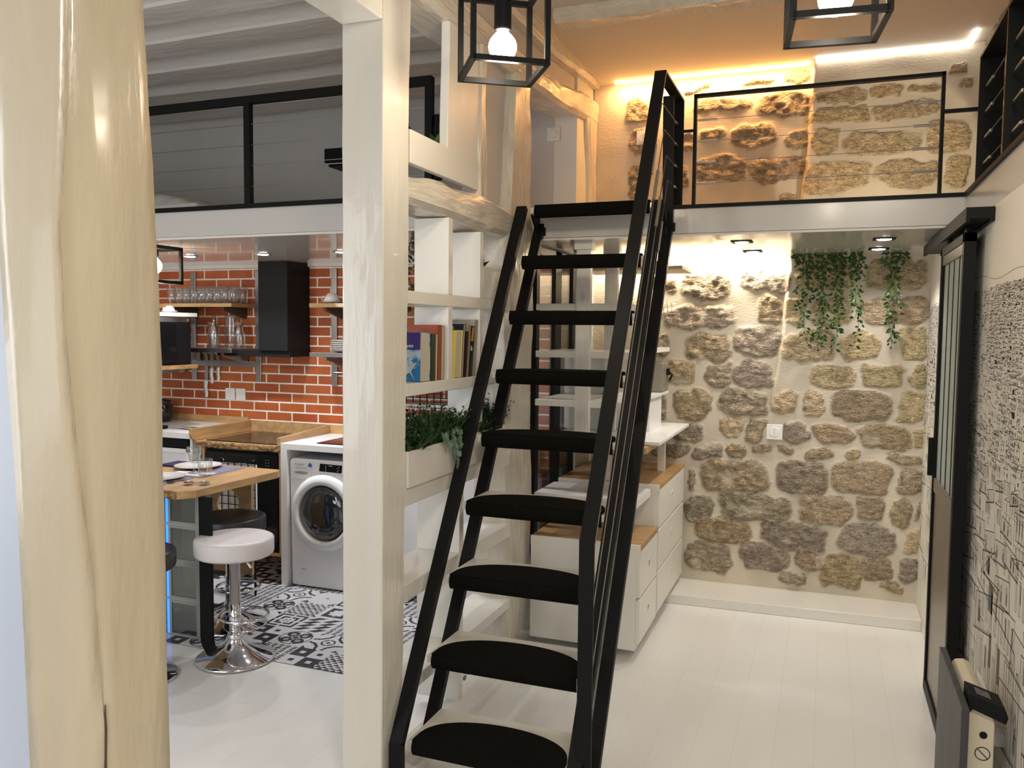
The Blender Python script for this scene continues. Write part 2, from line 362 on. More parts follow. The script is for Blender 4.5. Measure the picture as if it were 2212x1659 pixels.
# ------------------------------------------------------------------ the large structure
P = -1.42          # face of the timber partition
W = 0.53           # face of the right wall
struct('floor', MB().box(-5.5, 1.2, -2.6, 5.45, -0.1, 0), FLOORM)
struct('ceiling', MB().box(-1.56, 1.3, -2.6, 5.45, 3.19, 3.30), CEILM)
struct('ceiling_left', MB().box(-5.5, -1.56, -2.6, 5.45, 3.275, 3.35), CEILM)
struct('wall_right', MB().box(W, W + 0.10, -2.6, 5.25, 0, 2.075), pm('cream_wallpaper', (0.83, 0.79, 0.70), 0.5, bump=.05, bscale=6))
struct('wall_left', MB().box(-5.5, -5.4, -0.5, 5.2, 0, 3.275), PLASTER)
struct('wall_kitchen', MB().box(-5.4, -1.46, 4.88, 5.0, 0, 2.075), BRICK)
struct('wall_loft', MB().box(-5.4, -1.60, 4.88, 5.0, 2.22, 3.275), PLASTER)
struct('wall_loft_return', MB().box(-1.60, -1.455, 4.885, 5.30, 2.216, 3.19), WHT)
struct('wall_front', MB().box(-2.1, -1.62, 1.30, 1.42, 0, 3.19), pm('daylight_tinted_white', (0.52, 0.56, 0.64), 0.45))  # white wall, the blue of the daylight is put into its colour
struct('trim_1', MB().prism([(-5.4, 2.072), (-1.62, 2.072), (-1.62, 2.05), (-5.4, 2.05)], 'y', 4.855, 4.88), WHT)
# sleeping loft over the kitchen and loft over the niche
struct('floor_loft_kitchen', MB().box(-5.4, -1.60, 3.38, 4.88, 2.085, 2.215), FASC)
struct('ceiling_kitchen', MB().box(-5.4, -1.62, 3.385, 4.88, 2.072, 2.084), GLOSSC)
struct('floor_loft', MB().box(-1.40, W + 0.001, 3.98, 5.25, 2.09, 2.215), FASC)
struct('ceiling_niche', MB().box(-1.40, W - 0.002, 3.99, 5.25, 2.078, 2.089), GLOSSC)
struct('floor_loft_edge', MB().box(-1.599, -1.401, 4.12, 5.25, 2.0775, 2.214), WHT)
struct('floor_loft_right', MB().box(W, 0.80, -2.6, 5.25, 2.076, 2.216), FASC)
struct('trim_2', MB().box(-0.74, W, 3.968, 3.98, 2.205, 2.222), BLK)
struct('trim_3', MB().box(W - 0.012, W, -2.6, 3.98, 2.205, 2.222), BLK)
struct('trim_4', MB().box(-5.4, -1.60, 3.366, 3.38, 2.210, 2.232), BLK)
# low painted ledge under the stone wall
struct('baseboard_back', MB().add([(-1.3, 4.875, 0), (W, 4.94, 0), (W, 5.3, 0), (-1.3, 5.3, 0), (-1.3, 4.875, 0.054), (W, 4.94, 0.062), (W, 5.3, 0.062), (-1.3, 5.3, 0.054)],
       [(0,3,2,1),(4,5,6,7),(0,1,5,4),(1,2,6,5),(2,3,7,6),(3,0,4,7)]), WHT, bevel=0.004)

# stone wall: every stone stands proud of its mortar
STONES = [(-0.947,1.919,0.039,0.046,1),(-0.719,1.914,0.159,0.082,0),(-0.368,1.942,0.147,0.073,0),(-0.329,1.76,0.072,0.082,1),(-0.745,1.726,0.228,0.073,0),(-0.966,1.542,0.048,0.075,0),(-0.697,1.534,0.146,0.091,1),(-0.397,1.567,0.137,0.095,0),(-0.852,1.369,0.09,0.077,1),(-0.617,1.362,0.08,0.071,0),(-0.412,1.371,0.117,0.08,0),(-0.994,1.156,0.048,0.077,0),(-0.773,1.171,0.119,0.095,1),(-0.465,1.19,0.15,0.087,0),(-0.031,1.96,0.17,0.094,2),(0.348,1.959,0.172,0.087,2),(-0.178,1.756,0.058,0.085,2),(0.35,1.757,0.182,0.08,2),(0.02,1.751,0.119,0.08,2),(-0.101,1.554,0.145,0.098,2),(0.173,1.558,0.107,0.091,2),(0.455,1.569,0.076,0.099,2),(0.024,1.377,0.124,0.071,2),(0.304,1.385,0.117,0.065,2),(0.49,1.389,0.042,0.064,2),(-0.225,1.209,0.069,0.078,2),(-0.066,1.202,0.056,0.081,2),(0.187,1.208,0.165,0.093,1),(0.459,1.217,0.074,0.093,2),(-0.795,0.995,0.107,0.06,0),(-0.538,1.031,0.056,0.061,2),(-0.395,1.02,0.061,0.069,1),(-0.164,1.022,0.071,0.066,0),(0.042,1.028,0.115,0.059,1),(0.325,1.024,0.149,0.079,1),(0.512,1.035,0.029,0.055,2),(-1.001,0.868,0.036,0.034,0),(-0.87,0.874,0.075,0.043,0),(-0.684,0.883,0.091,0.046,0),(-0.496,0.897,0.065,0.037,1),(-0.344,0.91,0.043,0.031,1),(-0.224,0.909,0.042,0.027,1),(-0.037,0.899,0.085,0.038,1),(0.158,0.911,0.038,0.03,2),(0.431,0.905,0.091,0.031,1),(-0.781,0.691,0.02,0.079,0),(-0.52,0.733,0.205,0.111,1),(-0.125,0.751,0.147,0.106,0),(0.205,0.773,0.165,0.103,1),(0.477,0.777,0.062,0.077,1),(-0.726,0.511,0.076,0.082,0),(-0.398,0.55,0.218,0.085,0),(0.014,0.568,0.145,0.086,1),(0.265,0.592,0.082,0.077,1),(0.431,0.588,0.055,0.084,1),(0.528,0.605,0.014,0.064,1),(-0.564,0.387,0.167,0.088,1),(-0.148,0.398,0.198,0.087,0),(0.258,0.412,0.159,0.09,0),(0.503,0.427,0.038,0.075,2),(-0.66,0.207,0.134,0.094,0),(-0.312,0.245,0.145,0.089,0),(-0.056,0.257,0.083,0.07,1),(0.113,0.206,0.123,0.101,1),(0.317,0.247,0.091,0.083,1),(0.488,0.251,0.052,0.075,0),(-0.154,0.13,0.081,0.034,0),(0.396,0.141,0.068,0.025,1),(-0.785,3.115,0.089,0.006,0),(-0.636,3.004,0.16,0.04,0),(-0.285,2.973,0.157,0.072,0),(-0.698,2.833,0.076,0.032,0),(-0.457,2.801,0.128,0.064,0),(-0.208,2.769,0.061,0.048,0),(-0.643,2.623,0.143,0.069,0),(-0.316,2.6,0.158,0.075,0),(-0.85,2.798,0.034,0.053,0),(-0.859,2.59,0.025,0.06,0),(-0.432,3.122,0.073,0.011,0),(-0.209,3.124,0.078,0.031,0),(-0.242,2.438,0.053,0.028,0),(0.035,2.972,0.147,0.035,1),(0.274,2.972,0.076,0.027,1),(0.451,2.974,0.072,0.023,1),(0.02,2.868,0.158,0.049,2),(0.363,2.861,0.164,0.044,2),(0.608,3.051,0.049,0.021,1),(-0.035,2.713,0.075,0.07,2),(0.247,2.7,0.181,0.065,2),(0.57,2.711,0.111,0.082,2),(0.027,2.521,0.183,0.083,2),(0.383,2.513,0.153,0.078,2),(0.63,2.518,0.062,0.085,2),(0.65,2.982,0.029,0.023,1),(-1.176,3.011,0.063,0.074,0),(-1.15,2.575,0.054,0.102,0),(-1.155,2.814,0.054,0.088,0)]
def vnoise(x, z, s, seed):
    rs = np.random.RandomState(seed); T = rs.rand(64, 64); X = x * s; Z = z * s
    xi = np.floor(X).astype(int); zi = np.floor(Z).astype(int); fx = X - xi; fz = Z - zi
    fx = fx * fx * (3 - 2 * fx); fz = fz * fz * (3 - 2 * fz)
    g = lambda a, b: T[a % 64, b % 64]
    return (g(xi, zi) * (1 - fx) + g(xi + 1, zi) * fx) * (1 - fz) + (g(xi, zi + 1) * (1 - fx) + g(xi + 1, zi + 1) * fx) * fz - 0.5
def sstep(a, b, x):
    t = np.clip((x - a) / (b - a), 0, 1); return t * t * (3 - 2 * t)
def stone_wall(name, x0, x1, z0, z1, stones, step, place, bulge=None, kinds=None):
    nx = int((x1 - x0) / step) + 1; nz_ = int((z1 - z0) / step) + 1
    xs = np.linspace(x0, x1, nx); zs = np.linspace(z0, z1, nz_); X, Z = np.meshgrid(xs, zs)
    wx = X + 0.045 * vnoise(X, Z, 11, 3) + 0.016 * vnoise(X, Z, 38, 4); wz = Z + 0.038 * vnoise(X, Z, 11, 5) + 0.018 * vnoise(X, Z, 34, 6)
    mask = np.zeros_like(X); colr = np.zeros(X.shape + (3,)); big = vnoise(X, Z, 2.2, 11)
    mort = np.array([0.60, 0.54, 0.44]); colr[:] = mort; colr *= (1 + 0.22 * vnoise(X, Z, 9, 12) + 0.20 * big)[..., None]
    pal = [np.array([0.40, 0.335, 0.255]), np.array([0.46, 0.36, 0.235]), np.array([0.60, 0.48, 0.30])]
    rs = np.random.RandomState(9); relief = np.zeros_like(X)
    for i, (cx, cz, hx, hz, kd) in enumerate(stones):
        if cz > 2.3: hx, hz = hx * 1.04, hz * 1.03
        p = rs.uniform(2.8, 4.2); tilt = rs.uniform(-.08, .08)
        u = (wx - cx) + tilt * (wz - cz); v = (wz - cz) - tilt * (wx - cx)
        d = (np.abs(u / (hx * .985)) ** p + np.abs(v / (hz * .985)) ** p) ** (1 / p)
        mk = 1 - sstep(0.93, 1.06, d); c = pal[kd] * rs.uniform(0.86, 1.12) * np.array([1, rs.uniform(.97, 1.02), rs.uniform(.92, 1.06)])
        mask = np.maximum(mask, mk); colr = colr * (1 - mk[..., None]) + c * mk[..., None]
        relief += (1 - sstep(0.80, 1.06, d)) * (0.014 if kd != 2 else 0.009) * rs.uniform(0.8, 1.2)
    rough = vnoise(X, Z, 26, 21) * 0.014 + vnoise(X, Z, 60, 22) * 0.008 + np.abs(vnoise(X * .6 + Z * .8, Z * 1.6, 18, 24)) * 0.014
    grey = sstep(0.1, -0.2, X)                       # older, rougher stones on the left half
    H = relief + mask * rough * (0.55 + 0.9 * grey) + (1 - mask) * vnoise(X, Z, 6, 23) * 0.008 + 0.012 * big
    if bulge is not None: H = H + bulge(X, Z)
    # spots of smeared mortar over the stones
    sm = sstep(0.30, 0.42, vnoise(X, Z, 11, 31)) * mask
    colr = colr * (1 - 0.55 * sm[..., None]) + mort * 0.55 * sm[..., None]; mask = mask * (1 - .5 * sm)
    V = place(X.ravel(), Z.ravel(), H.ravel())
    idx = np.arange(nx * nz_).reshape(nz_, nx)
    Fc = np.stack([idx[:-1, :-1], idx[:-1, 1:], idx[1:, 1:], idx[1:, :-1]], -1).reshape(-1, 4)
    # closed at the back with one large face so the wall has its thickness
    n0 = len(V); Vb = place(np.array([x0, x1, x1, x0]), np.array([z0, z0, z1, z1]), np.array([-0.1] * 4)); V = np.vstack([V, Vb])
    rim = [(n0 + 3, n0 + 2, n0 + 1, n0)]
    rim.append(tuple(idx[0, ::-1].tolist()) + (n0, n0 + 1)); rim.append(tuple(idx[-1, :].tolist()) + (n0 + 2, n0 + 3))
    rim.append(tuple(idx[:, 0].tolist()) + (n0 + 3, n0)); rim.append(tuple(idx[::-1, -1].tolist()) + (n0 + 1, n0 + 2))
    me = bpy.data.meshes.new(name); me.from_pydata(V.tolist(), [], Fc.tolist() + rim)
    me.materials.append(STONE)
    ca = me.color_attributes.new('stone', 'FLOAT_COLOR', 'POINT')
    arr = np.ones((len(V), 4)); arr[:n0, :3] = np.clip(colr.reshape(-1, 3), 0, 1); arr[:n0, 3] = mask.ravel(); arr[n0:, :3] = mort
    ca.data.foreach_set('color', arr.ravel()); me.polygons.foreach_set('use_smooth', [True] * len(me.polygons))
    o = bpy.data.objects.new(name, me); COL.objects.link(o); o['kind'] = 'structure'; return o
def edge_x(Z):   # vertical joint where the right half of the wall steps forward
    return np.interp(Z, [0, 1.1, 1.25, 1.4, 1.62, 1.9, 2.12, 2.2, 2.45, 2.66, 2.9, 3.24], [-.33, -.325, -.303, -.276, -.256, -.237, -.223, -.2, -.165, -.145, -.132, -.128])
def bulge(X, Z):
    amt = np.interp(Z, [0, 1.0, 1.5, 2.1, 3.3], [0, 0.0, 0.05, 0.085, 0.13])
    return amt * sstep(-0.012, 0.012, X - edge_x(Z) - 0.01 * vnoise(X, Z, 8, 40))
stone_wall('wall_back', -1.45, 0.86, 0.0, 3.24, STONES, 0.0095, lambda x, z, h: np.stack([x, 5.25 - h, z], -1), bulge)
ss = []; rs = np.random.RandomState(3); z = 2.24
while z < 3.2:
    hz = rs.uniform(0.05, 0.085); y = -0.6
    while y < 5.2:
        hy = rs.uniform(0.08, 0.2); ss.append((y + hy, z + hz, hy - .015, hz - .012, rs.choice([0, 1, 2]))); y += 2 * hy
    z += 2 * hz
stone_wall('wall_loft_right', 1.2, 5.3, 2.216, 3.24, [s for s in ss if s[0] > 1.2], 0.016, lambda y, z, h: np.stack([0.76 - h, y, z], -1))

# ------------------------------------------------------------------ patterned cement tiles of the kitchen
def tile_fn(kind, u, v):
    """u, v in -1..1 over one tile; True where the print is dark"""
    a, b = abs(u), abs(v); r = math.hypot(u, v); th = math.atan2(v, u)
    if kind == 0:   # framed eight-pointed star
        if max(a, b) > 0.86: return (a + b) > 1.78
        if max(a, b) > 0.72: return False
        return not (r < 0.34 + 0.20 * abs(math.cos(4 * th)) ** 0.8)
    if kind == 1:   # little pinwheels
        p, q = int((u + 1) * 5), int((v + 1) * 5); fu, fv = ((u + 1) * 5) % 1, ((v + 1) * 5) % 1
        return (fu > fv) if (p + q) % 2 else (fu + fv < 1)
    if kind == 2:   # discs between bars
        fu, fv = ((u + 1) * 2.5) % 1 - .5, ((v + 1) * 5) % 1 - .5
        return abs(fu) < 0.26 + 0.12 * math.cos(fv * 2 * PI) and abs(fv) < .34
    if kind == 3:   # clover scrolls
        k = min(math.hypot(a - .36, b - .36), 9)
        return (0.14 < k < 0.34) or r < .16 or (0.82 < r < 0.9) or (k < .06)
    if kind == 4:   # petals and eyes
        k = abs(math.hypot(a - 1, b - 1) - 0.78)
        return k < .08 or (abs(r - 0.34) < .05) or (r < .12) or (a + b > 1.75)
    if kind == 5:   # square maze
        k = max(a, b); return int(k * 5.5) % 2 == 0 and not (min(a, b) < .08)
    if kind == 6:   # chequer with small squares
        p, q = u > 0, v > 0; fa, fb = abs(a - .5), abs(b - .5)
        return (p != q) != (max(fa, fb) < .16)
    if kind == 7:   # plain with a small bar
        return (a < .13 and b < .07) or (a + b > 1.62)
    if kind == 8:   # herringbone triangles
        fu = ((u + 1) * 2) % 1; fv = ((v + 1) * 2) % 1
        return fu < fv if int((u + 1) * 2) % 2 else fu > fv
    return False
def kitchen_tiles():
    T = 0.2; x0, y0 = -1.46 - 0.2 * 20, 3.27; vs = []; fs = []; mi = []; rs = random.Random(21); n = 34
    for j in range(9):
        for i in range(20):
            ty0 = y0 + j * T; tx0 = x0 + i * T; kd = (i * 4 + j * 7 + (i * j) % 3) % 9 if rs.random() < .8 else rs.randrange(9)
            vis = tx0 > -3.35 and ty0 < 4.75
            g = n if vis else 6; b = len(vs)
            ty1 = min(ty0 + T, 4.879)
            for q in range(g + 1):
                for p in range(g + 1): vs.append((tx0 + T * p / g, ty0 + (ty1 - ty0) * q / g, 0.004))
            for q in range(g):
                for p in range(g):
                    fs.append((b + q * (g + 1) + p, b + q * (g + 1) + p + 1, b + (q + 1) * (g + 1) + p + 1, b + (q + 1) * (g + 1) + p))
                    mi.append(1 if tile_fn(kd, 2 * (p + .5) / g - 1, 2 * (q + .5) / g - 1) else 0)
            if ty1 >= 4.879: pass
    mb = MB(); mb.v = vs; mb.f = fs; mb.mi = mi
    return mb
struct('floor_kitchen', kitchen_tiles(), [pm('cement_tile_white', (0.60, 0.59, 0.60), 0.35), pm('cement_tile_charcoal', (0.035, 0.035, 0.042), 0.35)])

# ------------------------------------------------------------------ timber frame
# left post in the foreground, with its worn hollow corner
def left_post():
    zs = np.arange(-0.02, 3.26, 0.04); mb = MB(); rows = []
    for i, z in enumerate(zs):
        a1 = np.interp(z, [0, .74, 1.09, 1.39, 1.63, 1.81, 2.08, 2.25, 3.2], [1.30, 1.298, 1.283, 1.246, 1.225, 1.22, 1.247, 1.254, 1.26])
        a2 = np.interp(z, [0, .67, 1.09, 1.38, 1.58, 1.77, 2.0, 2.23, 3.2], [1.302, 1.302, 1.299, 1.306, 1.300, 1.292, 1.281, 1.275, 1.27])
        yr = np.interp(z, [0, .58, 1.2, 1.52, 1.78, 2.04, 2.33, 3.2], [1.485, 1.483, 1.483, 1.480, 1.472, 1.458, 1.440, 1.43])
        xl = np.interp(z, [0, .7, 1.0, 1.34, 1.59, 1.97, 3.2], [-1.500, -1.506, -1.514, -1.527, -1.543, -1.556, -1.57])
        nz = lambda s, k: 0.004 * noise.noise(Vector((z * 3 + s, k * 7.1, s))) + 0.0016 * noise.noise(Vector((z * 11 + s, k * 3.3, s)))
        dep = 0.022 * max(0, (a2 - a1)) / 0.08 + 0.002
        pts = []
        for k in range(6): t = k / 5; pts.append((xl + (P - xl) * t, 1.19 + (a1 - 1.19) * t - 0.004 * math.sin(t * PI)))
        g = (a2 - a1)
        pts += [(P - dep * 0.9, a1 + .004), (P - dep, a1 + g * .3), (P - dep * .5, a1 + g * .65)]
        for k in range(7): t = k / 6; pts.append((P + 0.003 * math.sin(t * PI), a2 + (yr - a2) * t))
        pts += [(P - .03, yr + .012), (P - 0.2, yr + .02), (P - 0.24, yr - .05), (xl - .02, 1.27)]
        rows.append([(x + nz(1, k), y + nz(2, k), z) for k, (x, y) in enumerate(pts)])
    n = len(rows[0]); mb.v = [p for r in rows for p in r]
    for i in range(len(rows) - 1):
        for k in range(n): mb.f.append((i * n + k, i * n + (k + 1) % n, (i + 1) * n + (k + 1) % n, (i + 1) * n + k))
    mb.mi = [0] * len(mb.f); return mb
lp_ = part('timber_post', left_post(), POSTP, None, smooth=True)
part('crack', MB().prism([(1.296, .55), (1.300, .62), (1.3005, .70), (1.303, .76), (1.300, .815), (1.2985, .77), (1.297, .70), (1.2935, .62)], 'x', P - .01, P + .0035), solid('dark_crack', (.10, .07, .045), .9), lp_)
tag(lp_, 'massive cream painted timber post with a hollowed corner, filling the left edge', 'post', 'timber posts of the partition')
mp_ = timber([(0, P - 0.16, P, 2.475, 2.600), (0.5, P - 0.16, P, 2.48, 2.64), (2.2, P - 0.162, P, 2.49, 2.675), (3.24, P - .165, P, 2.50, 2.70)], corner=.004, amp=.0022, seed=4)
tag(part('timber_post', mp_, pm('smooth_white_post_paint', (0.74, 0.71, 0.635), 0.28, bump=0.22, bscale=20, stretch=(3, 3, .5), var=.06, vscale=3, coat=.3), None), 'straight white square post from floor to ceiling beside the carpeted ladder', 'post', 'timber posts of the partition')
tag(part('timber_post', timber([(0.0, P - .22, P - .005, 3.75, 4.10), (.25, P - .2, P, 3.73, 4.06), (1.2, P - .2, P, 3.70, 4.03), (2.05, P - .18, P, 3.655, 4.03), (2.4, P - .19, P, 3.70, 3.99), (2.88, P - .2, P, 3.74, 3.96)], corner=.022, amp=.012, seed=6), BEAMW, None, smooth='a'),
    'rough knotty white post just behind the top of the ladder', 'post', 'timber posts of the partition')
tag(part('timber_post', timber([(2.22, P - .05, P, 5.08, 5.24), (2.55, P - .05, P, 5.10, 5.24), (2.95, P - .05, P, 5.04, 5.24)], corner=.02, amp=.010, seed=8), BEAMW, None, smooth='a'),
    'narrow rough white post in the loft corner against the stone wall', 'post', 'timber posts of the partition')
tag(part('ceiling_beam', MB().box(P - .16, P, -2.5, 2.49, 2.655, 2.90), WHT, None, bevel=.006), 'smooth white boxed beam resting on the straight square post', 'beam')
tag(part('ceiling_beam', timber([(2.69, P - .2, P - .01, 2.84, 3.0), (3.7, P - .2, P, 2.84, 2.975), (4.3, P - .2, P, 2.87, 3.0), (5.24, P - .2, P, 2.94, 3.09)], corner=.02, amp=.012, seed=12, axis='y'), BEAMH, None, smooth='a'),
    'lower rough white timber plate running along the loft opening above the ladder', 'beam', 'rough timber plates')
tag(part('ceiling_beam', timber([(2.69, P - .15, P + .02, 3.08, 3.25), (4.2, P - .15, P + .02, 3.10, 3.25), (5.24, P - .15, P + .02, 3.17, 3.25)], corner=.02, amp=.009, seed=13, axis='y'), BEAMH, None, smooth='a'),
    'upper rough white timber plate tight against the ceiling above the ladder', 'beam', 'rough timber plates')
struct('wall_partition', MB().box(P - .14, P - .05, 2.69, 5.26, 2.96, 3.19).box(P - .10, P - .05, 3.36, 3.74, 2.18, 2.9), PLASTER)
tag(part('horizontal_beam', timber([(2.66, P - .2, P - .01, 2.08, 2.18), (3.0, P - .2, P + .005, 2.075, 2.20), (3.35, P - .2, P + .02, 2.06, 2.20), (3.7, P - .2, P + .01, 2.06, 2.185)], corner=.022, amp=.014, seed=15, axis='y'), BEAMH, None, smooth='a'),
    'gnarled white horizontal beam above the open partition shelves', 'beam')
tag(part('fascia_board', MB().box(P - .03, P - .003, 2.69, 3.31, 2.222, 2.342), WHT, None, bevel=.003), 'smooth white board between the square post and the narrow strut above the gnarled beam', 'board')
tag(part('wall_board', timber([(2.34, P - .05, P - .012, 3.02, 3.33), (2.84, P - .05, P - .012, 3.035, 3.33)], corner=.004, amp=.003, seed=20), WHT, None), 'flat white upright board at the loft edge under the pendant lamp', 'board')
tag(part('timber_strut', timber([(2.19, P - .07, P, 3.315, 3.41), (2.85, P - .07, P, 3.335, 3.40)], corner=.012, amp=.007, seed=22), BEAMW, None, smooth='a'), 'narrow rough strut between the gnarled beam and the upper plate', 'strut')
tag(part('ceiling_beam', timber([(-1.30, 3.93, 4.10, 3.13, 3.26), (0.70, 3.99, 4.14, 3.15, 3.26)], corner=.03, amp=.010, seed=27, axis='x'), BEAMH, None, smooth='a'), 'rough white beam crossing the ceiling in front of the niche loft', 'beam')
JOIST = pm('painted_joist', (0.66, 0.625, 0.57), 0.42, bump=0.5, bscale=10, var=0.06, vscale=3, stretch=(.6, 2.5, 2.5), coat=0.1)
# joists over the sleeping loft
for i, (a, b) in enumerate([(1.86, 2.07), (2.26, 2.47), (2.64, 2.85), (3.03, 3.24), (3.42, 3.63), (3.81, 4.02), (4.19, 4.40), (4.57, 4.78)]):
    o = part('ceiling_joist', timber([(-5.4, a, b, 3.10, 3.28), (-3.4, a + .01, b + .015, 3.09, 3.28), (P - .15, a, b, 3.10, 3.28)], corner=.012, amp=.007, seed=40 + i, axis='x', step=.05), JOIST, None, smooth='a')
    tag(o, 'rough painted joist of the kitchen ceiling, ' + ['hidden farthest behind the camera side', 'second from the camera side', 'third from the camera side, above the boxed beam', 'fourth from the camera side', 'first fully seen above the loft railing', 'middle one above the loft railing', 'just above the loft handrail', 'last one close to the loft back wall'][i], 'joist', 'joists over the sleeping loft')

# ------------------------------------------------------------------ ladder stair
def ladder():
    t = thing('ladder_stair', 'steep black steel ladder stair with carpeted white treads and right-hand guard rail', 'staircase', (-1.05, 2.6, 0))
    Z = [0.165 + 0.2558 * n for n in range(9)]; Yf = [2.535 + 0.1530 * n for n in range(9)]; Yf[8] = 3.772
    for i in range(9):
        z = Z[i]; y = Yf[i]; x0, x1 = -1.35, -0.752
        back = 0.275 if i < 8 else 0.205
        tr = part('tread', MB().box(x0, x1, y, y + back, z - 0.028, z), TREAD, t, bevel=.003)
        # half-moon carpet pad wrapped over the nose
        cx = (x0 + x1) / 2; hw = (x1 - x0) / 2 - 0.022; mb = MB(); prof = []; dpt = 0.19 if i < 8 else .17
        arc = [(cx + hw * math.cos(a), y + 0.018 + dpt * (math.sin(a) ** 0.75)) for a in [PI * k / 28 for k in range(29)]]
        mb.prism([(cx - hw, y - .004), (cx + hw, y - .004)] + arc, 'z', z + .0005, z + .011)
        nose = []
        for k in range(13):
            a = PI / 2 + PI * k / 12; nose.append((y + 0.012 + 0.024 * math.cos(a), z - 0.0195 + 0.031 * math.sin(a)))
        nose += [(y - .0005, z - 0.047), (y - .0005, z + .0005), (y + .012, z + .0005)]
        mb.prism(nose, 'x', cx - hw, cx + hw)
        part('carpet_pad', mb, CARP, tr, bevel=.003)
    sl = 1.672
    def path_front(x, y0=2.505):
        return [(x, y0, 0), (x, y0, 0.16), (x, y0 + (2.205 - .16) / sl, 2.205)]
    for x in (-1.375, -0.727):
        p = path_front(x); mb = MB().bar(p[0], (x, p[1][1], .17), .05, .03).bar(p[1], p[2], .05, .03)
        part('front_stringer', mb, BLK, t, bevel=.002)
        yb = 2.705; mb = MB().bar((x, yb, 0), (x, yb + 2.16 / sl, 2.16), .05, .03)
        if x > -1: mb.bar((x, yb + 2.12 / sl, 2.13), (x, 3.93, 2.72), .05, .02)
        part('rear_stringer', mb, BLK, t, bevel=.002)
        part('bracket', MB().prism([(3.86, 2.19), (3.975, 2.19), (3.975, 2.05), (3.94, 2.05), (3.93, 2.12)], 'x', x - .005, x + .005).box(x - .02, x + .035, 3.967, 3.979, 2.10, 2.14), BLK, t)
        b = MB()
        for k in range(8): b.lathe([(.007, 0), (.007, .006), (.0, .007)], (x + .0, yb + (0.2 + k * .25) / sl - .018, 0.2 + k * .25), 8, 'y')
        part('bolt', b, BLKM, t)['kind'] = 'stuff'
    g = -0.70; kn = (g, 2.53, .945); tp = (g, 3.585, 2.728)
    mb = MB().bar((g, 2.53, 0), (g, 2.53, .955), .05, .012).bar(kn, tp, .05, .012).bar((g, 3.58, 2.728), (g, 4.06, 2.728), .05, .012).bar((g, 4.055, 2.728), (g, 4.055, 2.217), .05, .012)
    part('guard_rail', mb, BLK, t, bevel=.0015)
    gs = (2.728 - .945) / (3.585 - 2.53)
    for k, (z, yb) in enumerate([(2.61, 3.63), (2.512, 3.69), (2.41, 3.75), (2.31, 3.80)]):
        c = part('cable', MB().tube([(g, 4.045, z), (g, yb, z), (g, 2.54, z - gs * (yb - 2.54))], .0022, 6), CABLE, t)
        parts('turnbuckle', [MB().tube([(g, 4.04, z), (g, 3.97, z)], .0055, 8), MB().tube([(g, yb - .12, z - gs * .12), (g, yb - .20, z - gs * .20)], .0075, 8)], STEEL, c)
ladder()

# ------------------------------------------------------------------ cable railings of the lofts
def rail_front():
    t = thing('cable_railing', 'slim black cable railing along the niche loft edge, in front of the stone wall', 'railing', (-.1, 3.985, 2.222), 'black cable railings of the lofts')
    x0, x1, y = -0.61, 0.425, 3.985
    part('frame', MB().bar((x0, y, 2.222), (x0, y, 2.73), .014, .03).bar((x1, y, 2.222), (x1, y, 2.73), .014, .03).bar((x0 - .007, y, 2.723), (x1 + .007, y, 2.723), .014, .03, (0, 0, 1)), BLK, t)
    parts('link', [MB().bar((x0, y, 2.566), (x0 - .06, y, 2.566), .012, .012, (0, 0, 1)), MB().bar((x1, y, 2.566), (.572, y, 2.566), .014, .02, (0, 0, 1))], BLK, t)
    for z in (2.612, 2.515, 2.417, 2.32):
        c = part('cable', MB().tube([(x0, y, z), (x1, y, z)], .0014, 6), CABLE, t)
        parts('turnbuckle', [MB().tube([(x0 + .012, y, z), (x0 + .10, y, z)], .0052, 8), MB().tube([(x1 - .11, y, z), (x1 - .022, y, z), (x1 - .021, y, z), (x1, y, z)], [.006, .006, .0035, .0035], 8)], STEEL, c)
rail_front()
def rail_side():
    t = thing('cable_railing', 'broad-barred black cable railing running towards the camera above the city mural wall', 'railing', (.57, 2.8, 2.217), 'black cable railings of the lofts')
    xc = .575
    mb = MB()
    for y in (3.80, 3.25, 2.1, 1.0): mb.bar((xc, y, 2.217), (xc, y, 2.73), .085, .012)
    mb.bar((xc, 3.806, 2.724), (xc, .0, 2.724), .085, .012)
    part('frame', mb, BLK, t)
    for z in (2.60, 2.50, 2.40, 2.30):
        c = part('cable', MB().tube([(xc - .02, 3.80, z), (xc - .02, 0, z)], .0022, 6), CABLE, t)
        parts('turnbuckle', [MB().tube([(xc - .02, 3.75, z), (xc - .02, 3.63, z)], .006, 8), MB().tube([(xc - .02, 3.20, z), (xc - .02, 3.08, z)], .006, 8)], STEEL, c)
rail_side()
def rail_kitchen():
    t = thing('cable_railing', 'long black cable railing of the sleeping loft above the kitchen', 'railing', (-3, 3.395, 2.215), 'black cable railings of the lofts')
    y = 3.395
    mb = MB().bar((-5.38, y, 2.735), (-1.685, y, 2.735), .035, .04, (0, 0, 1))
    for x in (-3.95, -2.69, -1.70): mb.bar((x, y, 2.216), (x, y, 2.72), .034, .03)
    part('frame', mb, BLK, t)
    part('bracket', MB().box(-1.685, -1.66, y + .0, y + .05, 2.30, 2.58).bar((-1.68, y, 2.52), (-1.50, y, 2.545), .03, .012, (0, 0, 1)), BLK, t)
    for z in (2.62, 2.52, 2.42, 2.32): part('cable', MB().tube([(-5.38, y, z), (-1.70, y, z)], .0018, 6), CABLE, t)
rail_kitchen()

